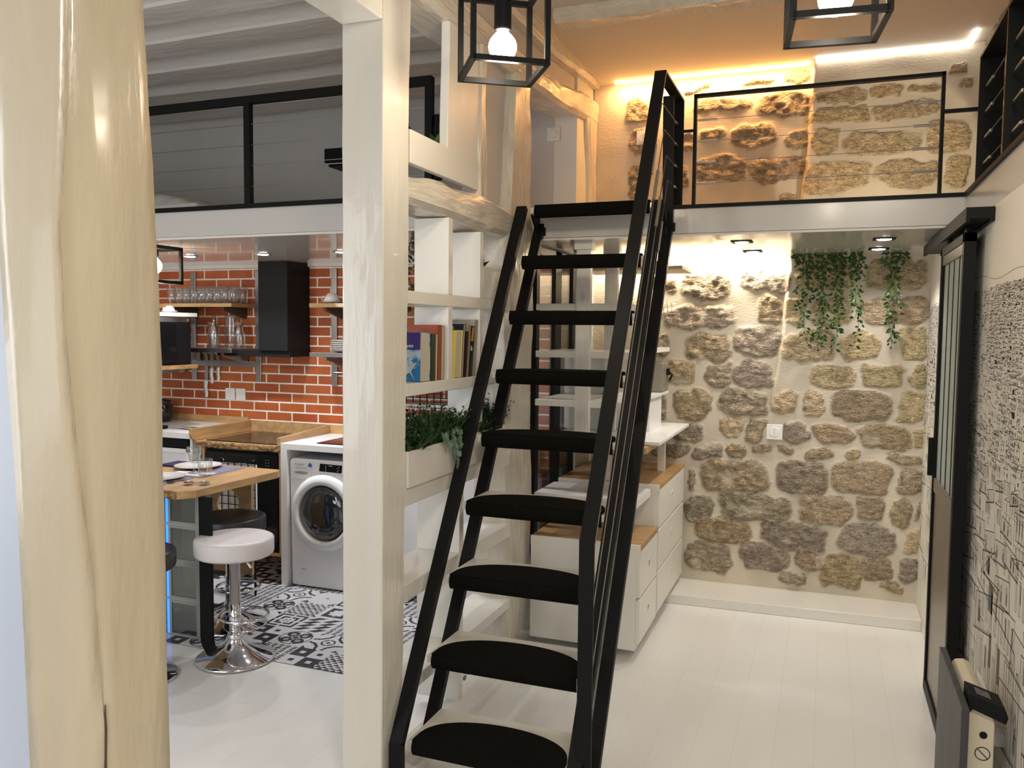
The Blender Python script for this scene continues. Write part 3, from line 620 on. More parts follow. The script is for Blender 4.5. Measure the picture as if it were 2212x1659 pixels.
# ------------------------------------------------------------------ open shelves built into the partition
def shelving():
    t = thing('partition_shelving', 'white open box shelving built between the square post and the rough post', 'shelving', (-1.53, 3.2, 0))
    d0 = P - .205; P_ = P - .0025
    part('shelf', MB().box(P - .16, P_, 2.66, 3.68, 1.716, 1.764), WHT, t, bevel=.003)
    part('shelf', MB().box(P - .18, P_, 2.66, 3.68, 1.378, 1.424), WHT, t, bevel=.003)
    part('shelf', MB().box(d0, P_, 2.63, 3.72, 0.975, 1.045), WHT, t, bevel=.003)
    part('shelf', MB().box(d0, P_, 2.62, 3.73, 0.618, 0.683), WHT, t, bevel=.003)
    part('shelf', MB().box(d0, P_, 2.62, 3.74, 0.258, 0.305), WHT, t, bevel=.003)
    for y0, y1, z0, z1 in ((3.016, 3.056, 1.764, 2.07), (3.337, 3.375, 1.764, 2.05), (3.016, 3.056, 1.424, 1.716), (3.337, 3.375, 1.424, 1.716), (3.337, 3.375, 1.045, 1.378),
                           (3.135, 3.178, .683, .975), (3.135, 3.178, .305, .618), (3.135, 3.178, .04, .258)):
        part('divider', MB().box((d0 if z1 < 1.1 else P - .158) + .001, P_ - .0008, y0, y1, z0, z1), WHT, t, bevel=.002)
shelving()
single('floor_sill', MB().box(-1.485, -1.345, 2.4, 3.74, 0.0005, .043), WHT, 'low white timber sill lying on the floorboards under the partition shelves', 'sill', bevel=.004)
def planter():
    t = thing('planter_box', 'long white trough planter with artificial grass on the partition rail', 'planter', (-1.46, 3.1, 1.047))
    x0, x1, y0, y1, z0, z1 = -1.57, -1.411, 2.658, 3.62, 1.0455, 1.178
    i_ = .01; o4 = [(x0, y0), (x1, y0), (x1, y1), (x0, y1)]; i4 = [(x0 + i_, y0 + i_), (x1 - i_, y0 + i_), (x1 - i_, y1 - i_), (x0 + i_, y1 - i_)]
    mb = MB().add([(*p, z0) for p in o4] + [(*p, z1) for p in o4] + [(*p, z1) for p in i4] + [(*p, z0 + i_) for p in i4],
                  [(3, 2, 1, 0)] + [(k, (k + 1) % 4, 4 + (k + 1) % 4, 4 + k) for k in range(4)] + [(4 + k, 4 + (k + 1) % 4, 8 + (k + 1) % 4, 8 + k) for k in range(4)] + [(8 + k, 8 + (k + 1) % 4, 12 + (k + 1) % 4, 12 + k) for k in range(4)] + [(12, 13, 14, 15)])
    part('trough', mb, WHT, t)
    part('soil', MB().box(x0 + .01, x1 - .01, y0 + .01, y1 - .01, z0 + .01, z1 - .03), solid('dark_soil', (.03, .02, .012), .9), t)
    rs = random.Random(8); mb = MB()
    for i in range(1500):
        y = rs.uniform(y0 + .01, y1 - .02); x = rs.uniform(x0 + .015, x1 - .012); h = rs.uniform(.05, .15) * (0.8 + .35 * math.sin(y * 9)) + .02
        lean = Vector((rs.gauss(0.012, .04), rs.gauss(0, .05), 0)); b = Vector((x, y, z1 - .03)); tip = b + lean + Vector((0, 0, h)); mid = (b + tip) / 2 + Vector((rs.gauss(0, .008), rs.gauss(0, .008), .01))
        wd = rs.uniform(.003, .006); s = Vector((rs.uniform(-1, 1), rs.uniform(-1, 1), 0)).normalized() * wd
        mb.add([b - s, b + s, mid + s, mid - s, tip], [(0, 1, 2, 3), (3, 2, 4)])
        if rs.random() < .55:
            for q in range(3):
                c = mid + (tip - mid) * (q / 3 + .2); dr = Vector((rs.gauss(0, 1), rs.gauss(0, 1), .6)).normalized() * .02; sv = Vector((-dr.y, dr.x, 0)).normalized() * .006
                mb.add([c, c + dr * .5 + sv, c + dr, c + dr * .5 - sv], [(0, 1, 2, 3)])
    part('grass_leaves', mb, LEAFD, t)
    mb = MB(); mb2 = MB()
    for s0, pts in enumerate([[(-1.46, 2.98, 1.19), (-1.40, 3.0, 1.22), (-1.385, 3.02, 1.12), (-1.385, 3.03, 1.02)], [(-1.45, 2.94, 1.19), (-1.40, 2.93, 1.21), (-1.388, 2.95, 1.16)], [(-1.46, 3.05, 1.2), (-1.40, 3.06, 1.22), (-1.386, 3.07, 1.10)]]):
        mb.tube(pts, .0016, 5)
        for a, b in zip(pts[:-1], pts[1:]):
            a = Vector(a); b = Vector(b); n = int((b - a).length / .018) + 1
            for k in range(n):
                c = a + (b - a) * (k / n)
                for sgn in (-1, 1):
                    r = rs.uniform(.009, .015); dr = Vector((rs.uniform(.1, .5), sgn * 1.0, rs.uniform(-.5, .3))).normalized(); nn = Vector((1, rs.uniform(-.5, .5), rs.uniform(-.2, .6))).normalized(); e = dr.cross(nn).normalized()
                    cc = c + dr * r; mb2.add([cc + (dr * math.cos(2 * PI * j / 8) + e * math.sin(2 * PI * j / 8)) * r for j in range(8)], [tuple(range(8))])
    part('stem', mb, STEMM, t); part('eucalyptus_leaves', mb2, EUCA, t, label='trailing grey-green round leaves')
planter()

# books
def book(name, label, y0, y1, depth, z1, cover, pages, lean=0.0, group=None, x1=P - .008, z0=1.4245, spine=False):
    t = thing('book', label, 'book', (x1 - depth / 2, (y0 + y1) / 2, z0), group)
    L = lambda y, z: y + (z - z0) * lean
    def bx(x0, xx1, a, b, za, zb):
        return MB().add([(x0, L(a, za), za), (xx1, L(a, za), za), (xx1, L(b, za), za), (x0, L(b, za), za), (x0, L(a, zb), zb), (xx1, L(a, zb), zb), (xx1, L(b, zb), zb), (x0, L(b, zb), zb)],
                        [(0,3,2,1),(4,5,6,7),(0,1,5,4),(1,2,6,5),(2,3,7,6),(3,0,4,7)])
    c = .0016
    part('pages', bx(x1 - depth + .002, x1 - .003, y0 + c, y1 - c, z0 + .002, z1 - .003), pages, t)
    mb = bx(x1 - depth, x1, y0, y0 + c, z0, z1); q = bx(x1 - depth, x1, y1 - c, y1, z0, z1); mb.add(q.v, q.f)
    q = bx(x1 - c, x1, y0, y1, z0, z1) if spine else bx(x1 - depth, x1 - depth + c, y0, y1, z0, z1); mb.add(q.v, q.f)
    part('cover', mb, cover, t); t['_lean'] = lean
    del t['_lean']
    return t, L
PG = solid('book_pages', (0.55, 0.49, 0.38), .8)
def sbook(*a, **k): return book(*a, **k)
G1 = 'books on the left partition shelf'; G2 = 'books on the right partition shelf'
BLUEC = pm('blue_fantasy_cover', (0.02, 0.16, 0.40), .35, col2=(0.42, 0.55, 0.70), vscale=13, sharp=(.42, .5), coat=.3)
t, L = book('book', 'paperback with a blue and violet fantasy cover, frontmost beside the square post', 2.780, 2.862, .118, 1.612, BLUEC, PG, 0.02, G1)
zt = 1.612
part('title_band', MB().box(P - .125, P - .0085, 2.7775, 2.7838, 1.548, 1.6115), solid('violet_cover_top', (.05, .035, .20), .35), t)
WH = solid('white_print', (.8, .8, .78), .6)
text('title', 'aux', .030, WH, frameM((P - .112, 2.7765, 1.572), (1, 0, 0), (0, 0, 1)), t)
text('title', 'magiques', .019, WH, frameM((P - .105, 2.7765, 1.556), (1, 0, 0), (0, 0, 1)), t)
part('cover_figure', MB().prism([(P-.09,1.43),(P-.085,1.47),(P-.10,1.50),(P-.085,1.515),(P-.07,1.535),(P-.05,1.53),(P-.045,1.518),(P-.062,1.515),(P-.055,1.48),(P-.02,1.50),(P-.045,1.465),(P-.03,1.43),(P-.05,1.46),(P-.07,1.45)], 'y', 2.7765, 2.7780), solid('pale_blue_print', (.45, .52, .60), .4), t)
book('book', 'thin dark olive paperback behind the blue fantasy cover', 2.866, 2.905, .120, 1.606, solid('olive_cover', (.035, .04, .012), .4), PG, .03, G1, spine=True)
book('book', 'thin cream paperback squeezed between the olive one and the red one', 2.908, 2.924, .122, 1.604, PG, PG, .04, G1, spine=True)
book('book', 'tall worn brick-red hardback, highest on the left partition shelf', 2.928, 2.958, .158, 1.642, solid('red_cover', (.33, .065, .022), .5), PG, .03, G1, spine=True)
book('book', 'tall tan clothbound volume leaning on the left shelf divider', 2.962, 2.988, .150, 1.640, solid('tan_cover', (.30, .19, .10), .6), PG, .02, G1)
t, L = book('book', 'yellow novel with plain printed cover on the right partition shelf', 3.085, 3.150, .105, 1.622, solid('yellow_cover', (.72, .58, .13), .5), PG, .10, G2)
text('title', 'Chaos', .018, GREYL, frameM((P - .085, 3.0985 + .0, 1.560), (1, 0, 0), (0, .1, 1)), t)
t, L = book('book', 'dark blue book with a bold white title showing above the yellow novel', 3.155, 3.176, .150, 1.648, solid('navy_cover', (.012, .016, .03), .4), PG, .10, G2)
text('title', "l'enfant", .026, WH, frameM((P - .128, 3.1745, 1.6255), (1, 0, 0), (0, .1, 1)), t)
book('book', 'narrow maroon-spined paperback on the right partition shelf', 3.181, 3.203, .120, 1.618, solid('maroon_cover', (.05, .012, .012), .4), PG, .13, G2, spine=True)
book('book', 'greenish beige book between the maroon and the black spine', 3.208, 3.228, .130, 1.645, solid('beige_green_cover', (.30, .27, .17), .6), PG, .13, G2, spine=True)
t, L = book('book', 'thick black book with an orange label and white lettering on its spine', 3.233, 3.266, .135, 1.640, solid('black_cover', (.010, .010, .010), .35), PG, .13, G2, spine=True)
text('title', 'ls', .034, WH, frameM((P - .0072, 3.247, 1.535), (0, 1, 0), (0, .13, 1)), t)
part('spine_label', MB().add([(P - .0072, 3.250, 1.575), (P - .0072, 3.264 + .012, 1.575), (P - .0072, 3.288, 1.636), (P - .0072, 3.268, 1.636)], [(0, 1, 2, 3)]), solid('orange_label', (.62, .26, .03), .5), t)
t, L = book('book', 'tall grey volume with dark title at the divider end of the right shelf', 3.272, 3.300, .160, 1.668, solid('grey_cover', (.36, .33, .28), .6), PG, .12, G2, spine=True)

# small artificial plant and its white box behind the upper compartments
def small_plant():
    t = thing('potted_plant', 'small dark artificial plant in a white box at the end of the upper shelf', 'plant', (-1.5, 3.5, 1.7645))
    part('box_pot', MB().box(-1.60, P - .008, 3.385, 3.64, 1.7645, 1.905), WHT, t, bevel=.003)
    mb = MB(); rs = random.Random(5)
    for i in range(46):
        b = Vector((-1.47 + rs.gauss(0, .012), 3.43 + rs.gauss(0, .012), 1.905)); d = Vector((rs.gauss(0, .6), rs.gauss(0, .6), 1)).normalized(); l = rs.uniform(.03, .07); s = d.cross(Vector((rs.random(), rs.random(), .2))).normalized() * .006
        mb.add([b, b + d * l * .5 + s, b + d * l, b + d * l * .5 - s], [(0, 1, 2, 3)])
    part('leaves', mb, LEAFD, t)
small_plant()
def shelf_plants(loc, n, sp, name, label, mat, h=.10, cat='plant'):
    mb = MB(); rs = random.Random(int(loc[1] * 100)); c = Vector(loc)
    for i in range(n):
        b = c + Vector((rs.gauss(0, sp[0]), rs.gauss(0, sp[1]), 0)); d = Vector((rs.gauss(0, .5), rs.gauss(0, .5), 1)).normalized(); l = rs.uniform(.5, 1) * h; s = d.cross(Vector((rs.random(), rs.random(), .2))).normalized() * h * .12
        mb.add([b, b + d * l * .5 + s, b + d * l, b + d * l * .5 - s], [(0, 1, 2, 3)])
    return single(name, mb, mat, label, cat, loc=loc)
shelf_plants((-1.52, 3.10, 2.345), 60, (.03, .04), 'artificial_plant', 'small artificial plant peeping over the fascia board beside the upright board', LEAF, .09)
shelf_plants((-1.56, 2.78, 2.345), 60, (.03, .04), 'artificial_plant', 'small artificial plant behind the square post on the fascia board', LEAF, .08)

# ------------------------------------------------------------------ ivy garlands under the niche ceiling
def ivy(name, label, x, y, zb, spread, seed, top=2.078):
    rs = random.Random(seed); t = thing(name, label, 'ivy garland', (x, y, top), 'ivy garlands hanging from the niche ceiling')
    sm = MB(); lm = MB()
    strands = 3
    for s in range(strands):
        px = x + rs.uniform(-spread, spread) * .6; py = y + rs.uniform(-.03, .03); zend = zb + (0 if s == 0 else rs.uniform(.02, .20)); pts = []; z = top
        if s == 0: px = x
        ph = rs.uniform(0, 6)
        while z > zend:
            pts.append(Vector((px + .012 * math.sin(z * 22 + ph) + rs.gauss(0, .003), py + rs.gauss(0, .003), z))); z -= .02
        sm.tube(pts, .0013, 5)
        for p in pts:
            dens = 1.0 + 2.6 * max(0, (p.z - 1.95) / .12)
            for q in range(int(dens * 1.4 + rs.random())):
                a = rs.uniform(0, 2 * PI); wd = spread * (0.25 + 0.8 * max(0, (p.z - 1.95) / .13)) + .018
                st = p + Vector((math.cos(a), math.sin(a) * .6, -.1)) * rs.uniform(.008, wd * .6)
                d = Vector((math.cos(a) * .8, math.sin(a) * .6, rs.uniform(-1.1, .3))).normalized(); n = Vector((rs.gauss(0, .4), -1, rs.gauss(.3, .4))).normalized(); e = d.cross(n).normalized(); n = e.cross(d)
                l = rs.uniform(.022, .036); wv = l * .27
                lm.add([st, st + d * l * .35 + e * wv + n * .002, st + d * l * .75 + e * wv * .7, st + d * l, st + d * l * .75 - e * wv * .7, st + d * l * .35 - e * wv + n * .002, st + d * l * .5 - n * .004],
                       [(0, 1, 6), (1, 2, 6), (2, 3, 6), (3, 4, 6), (4, 5, 6), (5, 0, 6)])
                if rs.random() < .3: sm.tube([p, st], .0007, 4, cap=False)
    part('stems', sm, STEMM, t); part('leaves', lm, LEAF, t)
ivy('ivy_garland', 'leftmost long ivy garland beside the vertical joint of the stone wall', -.125, 5.05, 1.545, .055, 1)
ivy('ivy_garland', 'ivy garland close to the leftmost one and slightly longer', -.052, 5.05, 1.535, .05, 2)
ivy('ivy_garland', 'ivy garland in the middle of the five', .045, 5.05, 1.535, .045, 3)
ivy('ivy_garland', 'dense narrow ivy garland next to the gap in the row', .150, 5.05, 1.555, .04, 4)
ivy('ivy_garland', 'ivy garland hanging alone nearest the sliding door', .325, 5.05, 1.55, .05, 5)

# ------------------------------------------------------------------ niche furniture
def drawers(name, label, x0, x1, y0, y1, z0, z1, cuts, topm, loc):
    t = thing(name, label, 'drawer unit', loc, 'stepped cream drawer units')
    part('carcass', MB().box(x0, x1 - .018, y0, y1, z0, z1 - .02), CAB, t, bevel=.002)
    part('top_board', MB().box(x0, x1 + .002, y0 + .012, y1, z1 - .02, z1), topm, t)
    part('end_cap', MB().box(x0, x1, y0 - .001, y0 + .012, z1 - .05, z1 + .001), CAB, t)
    for a, b in cuts:
        d = part('drawer', MB().box(x1 - .018, x1, y0 + .004, y1 - .004, a + .003, b - .003), CAB, t, bevel=.0015)
        ym = (y0 + y1) / 2; zm = a + (b - a) * .56
        part('finger_pull', MB().lathe([(.022, 0), (.022, .002), (.017, .003), (.013, -.003), (0, -.003)], (x1, ym, zm), 20, 'x'), CERAM, d, smooth=True)
    return t
drawers('drawer_unit', 'lower cream drawer unit with oak top, nearest step under the ladder', -1.39, -.822, 3.945, 4.385, .05, .577, [(.085, .305), (.315, .545)], OAK, (-1.1, 4.16, .05))
drawers('drawer_unit', 'taller cream drawer unit with three drawers and oak top against the stone wall', -1.39, -.820, 4.40, 5.22, .065, .800, [(.095, .325), (.335, .555), (.565, .775)], OAK, (-1.1, 4.8, .065))
single('shelf_tray', MB().box(-1.40, -.86, 4.02, 4.36, .765, .785).box(-.875, -.86, 4.02, 4.36, .745, .765), WHL, 'thin white pull-out tray above the lower drawer unit', 'tray', loc=(-1.1, 4.2, .765))
def desk():
    t = thing('desk_top', 'white desk board with an oak underboard above the taller drawer unit', 'desk', (-1.1, 4.7, 1.0))
    part('top', MB().box(-1.41, -.79, 4.22, 5.19, 1.038, 1.056), WHL, t, bevel=.002)
    part('underboard', MB().box(-1.41, -.84, 4.12, 4.9, 1.005, 1.036), OAK, t)
    parts('support', [MB().box(-1.15, -1.10, 4.43, 4.47, .8005, 1.005), MB().box(-.92, -.88, 4.86, 4.9, .8005, 1.005)], CAB, t)
desk()
def niche_shelves():
    t = thing('shelf_unit', 'white adjustable shelf unit with fluted uprights behind the ladder', 'shelf unit', (-1.2, 4.2, .8))
    for i, (z, x1) in enumerate(((1.765, -.93), (1.52, -.93), (1.265, -.93), )):
        part('shelf', MB().box(-1.43, x1, 4.10, 4.62, z - .034, z), WHT, t, bevel=.003)
    for x, y in ((-1.165, 4.085), (-1.15, 4.60)):
        mb = MB().box(x - .036, x + .036, y - .02, y + .02, 1.057, 2.06)
        for k in (-.024, -.008, .008, .024): mb.box(x + k - .003, x + k + .003, y - .024, y - .02, 1.057, 2.03)
        mb.box(x - .046, x + .046, y - .03, y + .03, 2.035, 2.0775)
        u = part('upright', mb, WHT, t)
        part('screw', MB().lathe([(.010, -.002), (.010, 0), (.004, .001)], (x, y - .025, 1.80 if y < 4.3 else 2.0), 12, 'y'), STEEL, u)
    part('back_panel', MB().box(-1.43, -1.12, 4.62, 4.63, 1.057, 1.5), WHT, t)
niche_shelves()
single('wall_shelf', MB().box(-1.41, -.79, 4.80, 5.19, 1.985, 2.005), pm('pale_wood_shelf', (.50, .40, .28), .5), 'pale wooden shelf lit from above in the left upper corner of the niche', 'shelf', loc=(-1.1, 5.0, 1.985), bevel=.002)
def metal_box():
    t = thing('metal_case', 'small champagne-coloured metal case with two round studs in the niche', 'box', (-.96, 5.0, 1.27))
    part('case', MB().box(-1.03, -.915, 4.93, 5.13, 1.263, 1.44), CHAMP, t, bevel=.006)
    for z in (1.31, 1.40): part('stud', MB().lathe([(.013, 0), (.013, .003), (.009, .005), (0, .005)], (-.915, 4.97, z), 16, 'x'), STEEL, t)
    part('plug', MB().box(-.915, -.90, 5.06, 5.1, 1.36, 1.40).tube([(-.90, 5.08, 1.38), (-.885, 5.09, 1.36), (-.90, 5.10, 1.33)], .006, 6), BLKM, t)
metal_box()
single('side_shelf', MB().box(-1.40, -.915, 4.64, 5.15, 1.245, 1.262).box(-1.40, -.93, 4.64, 5.0, 1.057, 1.245), WHL, 'white shelf and side board carrying the metal case', 'shelf', loc=(-1.1, 4.9, 1.057))
single('side_bracket', MB().box(-1.0, -.915, 4.7, 5.15, 1.505, 1.53), WHL, 'short white shelf board above the metal case', 'shelf', loc=(-.95, 4.9, 1.505))
def hooks():
    t = thing('wire_hook_rack', 'small wire rack with bent hooks on the stone wall near the ladder', 'hook rack', (-.92, 5.17, 1.78)); mb = MB()
    for k in range(4):
        x = -.985 + k * .025; mb.tube([(x, 5.19, 1.80), (x, 5.12, 1.80), (x + .012, 5.10, 1.78), (x + .012, 5.10, 1.74), (x, 5.13, 1.725), (x, 5.16, 1.74)], .0025, 6)
    mb.tube([(-1.0, 5.19, 1.80), (-.89, 5.19, 1.80)], .003, 6); mb.tube([(-1.0, 5.19, 1.74), (-.89, 5.19, 1.74)], .003, 6)
    part('wire', mb, CHROME, t)
hooks()
def reading_lamp():
    t = thing('clip_lamp', 'small silver clip lamp under the pale shelf in the niche', 'lamp', (-1.02, 4.9, 1.93))
    part('lamp_head', MB().lathe([(.0, .0), (.022, .005), (.03, .06), (.028, .10), (.0, .098)], (-1.02, 4.9, 1.92), 16, 'x'), STEEL, t, smooth=True)
    part('arm', MB().tube([(-1.0, 4.9, 1.92), (-.97, 4.95, 1.86), (-.98, 5.0, 1.80), (-.99, 5.12, 1.78)], .005, 6), CHROME, t)
reading_lamp()
def plate_switch(name, label, cat, c, axis, size=.082, kind='switch', mat=PLAS):
    """c: centre on the wall surface; axis '-y' faces the camera side, '-x' or '+x'"""
    t = thing(name, label, cat, c); x, y, z = c; h = size / 2
    part('plate', MB().box(x - h, x + h, y - .009, y, z - h, z + h), mat, t, bevel=.003)
    if kind == 'switch':
        part('rocker', MB().lathe([(.030, -.009), (.030, -.0115), (.028, -.0125), (0, -.0125)], (x, y, z), 24, 'y'), mat, t)
        part('rocker_gap', MB().box(x - .001, x + .001, y - .0128, y - .0124, z - .027, z + .027), GREYL, t)
    elif kind == 'socket':
        part('socket_well', MB().lathe([(.025, -.0091), (.023, -.0093), (.021, -.004), (0, -.004)], (x, y, z), 24, 'y'), mat, t)
        part('pin_holes', MB().lathe([(.0025, -.0042), (0, -.0043)], (x - .009, y, z - .003), 8, 'y').lathe([(.0025, -.0042), (0, -.0043)], (x + .009, y, z - .003), 8, 'y').lathe([(.0027, -.0042), (0, -.012)], (x, y, z + .009), 8, 'y'), BLKM, t)
    elif kind == 'knob':
        part('dial', MB().lathe([(.026, -.009), (.026, -.02), (.022, -.022), (0, -.022)], (x, y, z), 24, 'y'), mat, t, smooth=False)
    return t
plate_switch('light_switch', 'white square double light switch on the lower stone wall', 'switch', (-.282, 5.212, 1.028), '-y', .092)
plate_switch('light_switch', 'white light switch on the upper stone wall just left of the guard rail', 'switch', (-1.12, 5.225, 2.84), '-y', .085)
plate_switch('wall_dimmer', 'white round dimmer plate on the loft wall beyond the rough post', 'switch', (-1.60, 4.879, 2.82), '-y', .082, 'knob')
# black framed interior glazing behind the rough post
def glazing():
    t = thing('glass_partition', 'tall narrow black-framed glass panel between niche and kitchen', 'glass panel', (-1.45, 4.5, 0.0))
    mb = MB()
    for y, wd in ((4.165, .05), (4.52, .11), (4.83, .05)): mb.box(-1.47, -1.44, y - wd / 2, y + wd / 2, 0.001, 2.07)
    mb.box(-1.47, -1.44, 4.14, 4.855, 2.03, 2.07)
    part('frame', mb, BLK, t)
    parts('glass_pane', [MB().box(-1.458, -1.452, 4.19, 4.465, .01, 2.03), MB().box(-1.458, -1.452, 4.575, 4.805, .01, 2.03)], GLASS, t)
glazing()
struct('wall_niche_left', MB().box(-1.60, -1.435, 4.88, 5.25, 0, 2.075), WHT)

# ------------------------------------------------------------------ sliding door on the right
def door():
    t = thing('sliding_door', 'black-framed sliding door with frosted glass above a dull metal panel', 'door', (.485, 3.8, 0.005))
    x0, x1, y0, y1 = .460, .502, 3.47, 4.14
    mb = MB().box(x0, x1, y0, y0 + .042, .006, 2.0).box(x0, x1, y1 - .035, y1, .006, 2.0).box(x0, x1, y0, y1, .006, .06).box(x0, x1, y0, y1, 1.965, 2.0)
    part('frame', mb, BLK, t, bevel=.0015)
    parts('transom', [MB().box(x0 + .004, x1, y0 + .042, y1 - .035, .925, .985), MB().box(x0 + .004, x1, y0 + .042, y1 - .035, 1.925, 1.965)], MATTP, t)
    part('lower_panel', MB().box(x0 + .010, x1 - .01, y0 + .042, y1 - .035, .06, .925), MATTP, t)
    part('glass_pane', MB().box(x0 + .014, x1 - .015, y0 + .042, y1 - .035, .985, 1.925), FROST, t)
    for k in (1, 2, 3): part('glazing_bar', MB().box(x0 + .0115, x0 + .016, y0 + .042 + k * .148 - .006, y0 + .042 + k * .148 + .006, .985, 1.925), BLK, t)
    part('handle', MB().box(.440, .460, 4.12, 4.142, .99, 1.16), BLK, t)
door()
def door_rail():
    t = thing('sliding_door_rail', 'black box rail carrying the sliding door on the mural wall', 'rail', (.48, 4.0, 2.0))
    part('track', MB().box(.440, .528, 3.30, 4.68, 2.028, 2.068).box(.440, .452, 3.30, 4.68, 2.018, 2.028).box(.516, .528, 3.30, 4.68, 2.018, 2.028), BLK, t, bevel=.001)
    for y in (3.56, 4.02): part('roller', MB().box(.474, .486, y - .04, y + .04, 1.999, 2.027), BLKM, t)
door_rail()

# ------------------------------------------------------------------ city drawing on the right wall
def mural():
    rs = random.Random(77); A = MB(); B = MB(); x = W - .0006
    sky = lambda y: 1.80 + .03 * math.sin(y * 2.1) + .012 * math.sin(y * 9 + 1) + .03 * max(0, 3.6 - y)
    def q(mb, y0, z0, y1, z1, t):
        d = Vector((y1 - y0, z1 - z0)); l = d.length
        if l < 1e-5: return
        n = Vector((-d.y, d.x)) / l * t / 2
        mb.add([(x, y0 - n.x, z0 - n.y), (x, y1 - n.x, z1 - n.y), (x, y1 + n.x, z1 + n.y), (x, y0 + n.x, z0 + n.y)], [(0, 1, 2, 3)])
    def r(mb, y0, z0, y1, z1): mb.add([(x, y0, z0), (x, y1, z0), (x, y1, z1), (x, y0, z1)], [(0, 1, 2, 3)])
    def house(y, z, w, h, t, big):
        mb = A if rs.random() < .45 else B
        sk = rs.uniform(-.10, .10) * w
        q(mb, y, z, y, z + h, t); q(mb, y + w, z, y + w, z + h, t); q(A, y, z + h, y + w, z + h + sk, t * 1.2)
        if rs.random() < .5: q(mb, y, z + h, y + w * .3, z + h * 1.25, t); q(mb, y + w * .3, z + h * 1.25, y + w, z + h + sk, t)
        cols = 3 if not big else 4; n = max(1, int(h / (w * (.28 if not big else .42))))
        for i in range(n):
            zz = z + h * (i + .22) / n; wh = h / n * (.40 if not big else .58)
            if rs.random() < .4: q(B, y, zz - wh * .2, y + w, zz - wh * .2 + sk * .5, t * .7)
            for k in range(cols):
                if rs.random() < (.55 if not big else .8):
                    y0 = y + w * (.10 + k * .88 / cols); y1 = y0 + w * (.12 if not big else .10)
                    if not big: r(A if rs.random() < .45 else B, y0, zz, y1, zz + wh)
                    else:
                        for (a_, b_, c_, d_) in ((y0, zz, y0, zz + wh), (y1, zz, y1, zz + wh), (y0, zz + wh, y1, zz + wh), (y0, zz, y1, zz), ((y0 + y1) / 2, zz, (y0 + y1) / 2, zz + wh)): q(B if rs.random() < .6 else A, a_, b_, c_, d_, t * .8)
                        if rs.random() < .35: r(B, y0, zz + wh * .4, (y0 + y1) / 2, zz + wh)
                        if rs.random() < .5: q(A, y0 - w * .02, zz + wh * 1.08, y1 + w * .02, zz + wh * 1.08, t)
        if rs.random() < .3: r(B, y + w * .55, z + h, y + w * .66, z + h * 1.15)
    def mansard(y, z, w, h, t):
        dz = rs.uniform(-.22, .05) * w
        q(A, y, z, y + w, z + dz, t * 1.5); q(A, y + w * .08, z + h, y + w * .92, z + h + dz * .8, t * 1.2); q(A, y, z, y + w * .08, z + h, t); q(A, y + w, z + dz, y + w * .92, z + h + dz * .8, t)
        q(B, y, z + .02 * w, y + w, z + dz + .02 * w, t * .8)
        n = 14
        for k in range(1, n): u = k / n; q(B, y + w * u, z + dz * u, y + w * (.08 + .84 * u), z + h + dz * .8 * u, t * .55)
        for k in range(rs.randint(1, 3)):
            u = rs.uniform(.1, .8); yy = y + w * u; zz = z + dz * u + h * .2; a_ = w * .07
            r(B, yy + a_ * .3, zz, yy + a_ * .7, zz + h * .4)
            q(A, yy, zz, yy, zz + h * .45, t); q(A, yy + a_, zz, yy + a_, zz + h * .45, t); q(A, yy - a_ * .1, zz + h * .45, yy + a_ * .5, zz + h * .62, t); q(A, yy + a_ * .5, zz + h * .62, yy + a_ * 1.1, zz + h * .45, t)
        for k in range(2):
            yy = y + w * rs.uniform(.1, .85); q(A, yy, z + h, yy, z + h * 1.35, t); q(A, yy + w * .05, z + h, yy + w * .05, z + h * 1.35, t); q(A, yy, z + h * 1.35, yy + w * .05, z + h * 1.35, t * 1.4)
    ymin, ymax = 1.2, 5.18
    y = ymin
    while y < ymax: q(B, y, sky(y), y + .05, sky(y + .05), .0016); y += .05
    z = 1.78
    while z > 0.02:
        dep = (1.80 - z) / 1.8; w = .030 + .13 * dep + .65 * max(0, dep - .30) ** 1.25; h = w * (.32 + .75 * dep)
        t = .0010 + .0020 * dep; y = ymin + rs.uniform(0, w)
        while y < ymax:
            if z + h < sky(y) - .005:
                dn = noise.noise(Vector((y * 2.2, z * 4.0, 3.1)))
                if dep > .36 and rs.random() < .45: mansard(y, z, w * 1.15, h * .55, t)
                elif dep > .36 or dn > -.28 or rs.random() < .35: house(y, z, w * rs.uniform(.6, 1.2), h * rs.uniform(.6, 1.2), t, dep > .36)
                if dep < .34:
                    for k in range(2): q(A if rs.random() < .4 else B, y + rs.uniform(0, w), z + rs.uniform(0, h), y + rs.uniform(.3, 1.3) * w, z + rs.uniform(0, h), t * .8)
                    if rs.random() < .10 and dn > .1: r(A, y, z, y + w * rs.uniform(.3, .8), z + h * rs.uniform(.3, .8))
            y += w * rs.uniform(.85, 1.35)
        z -= h * (.85 + .2 * dep)
    part('mural_print', A, INK, wr); part('mural_print', B, INKL, wr)
wr = bpy.data.objects['wall_right']; mural()

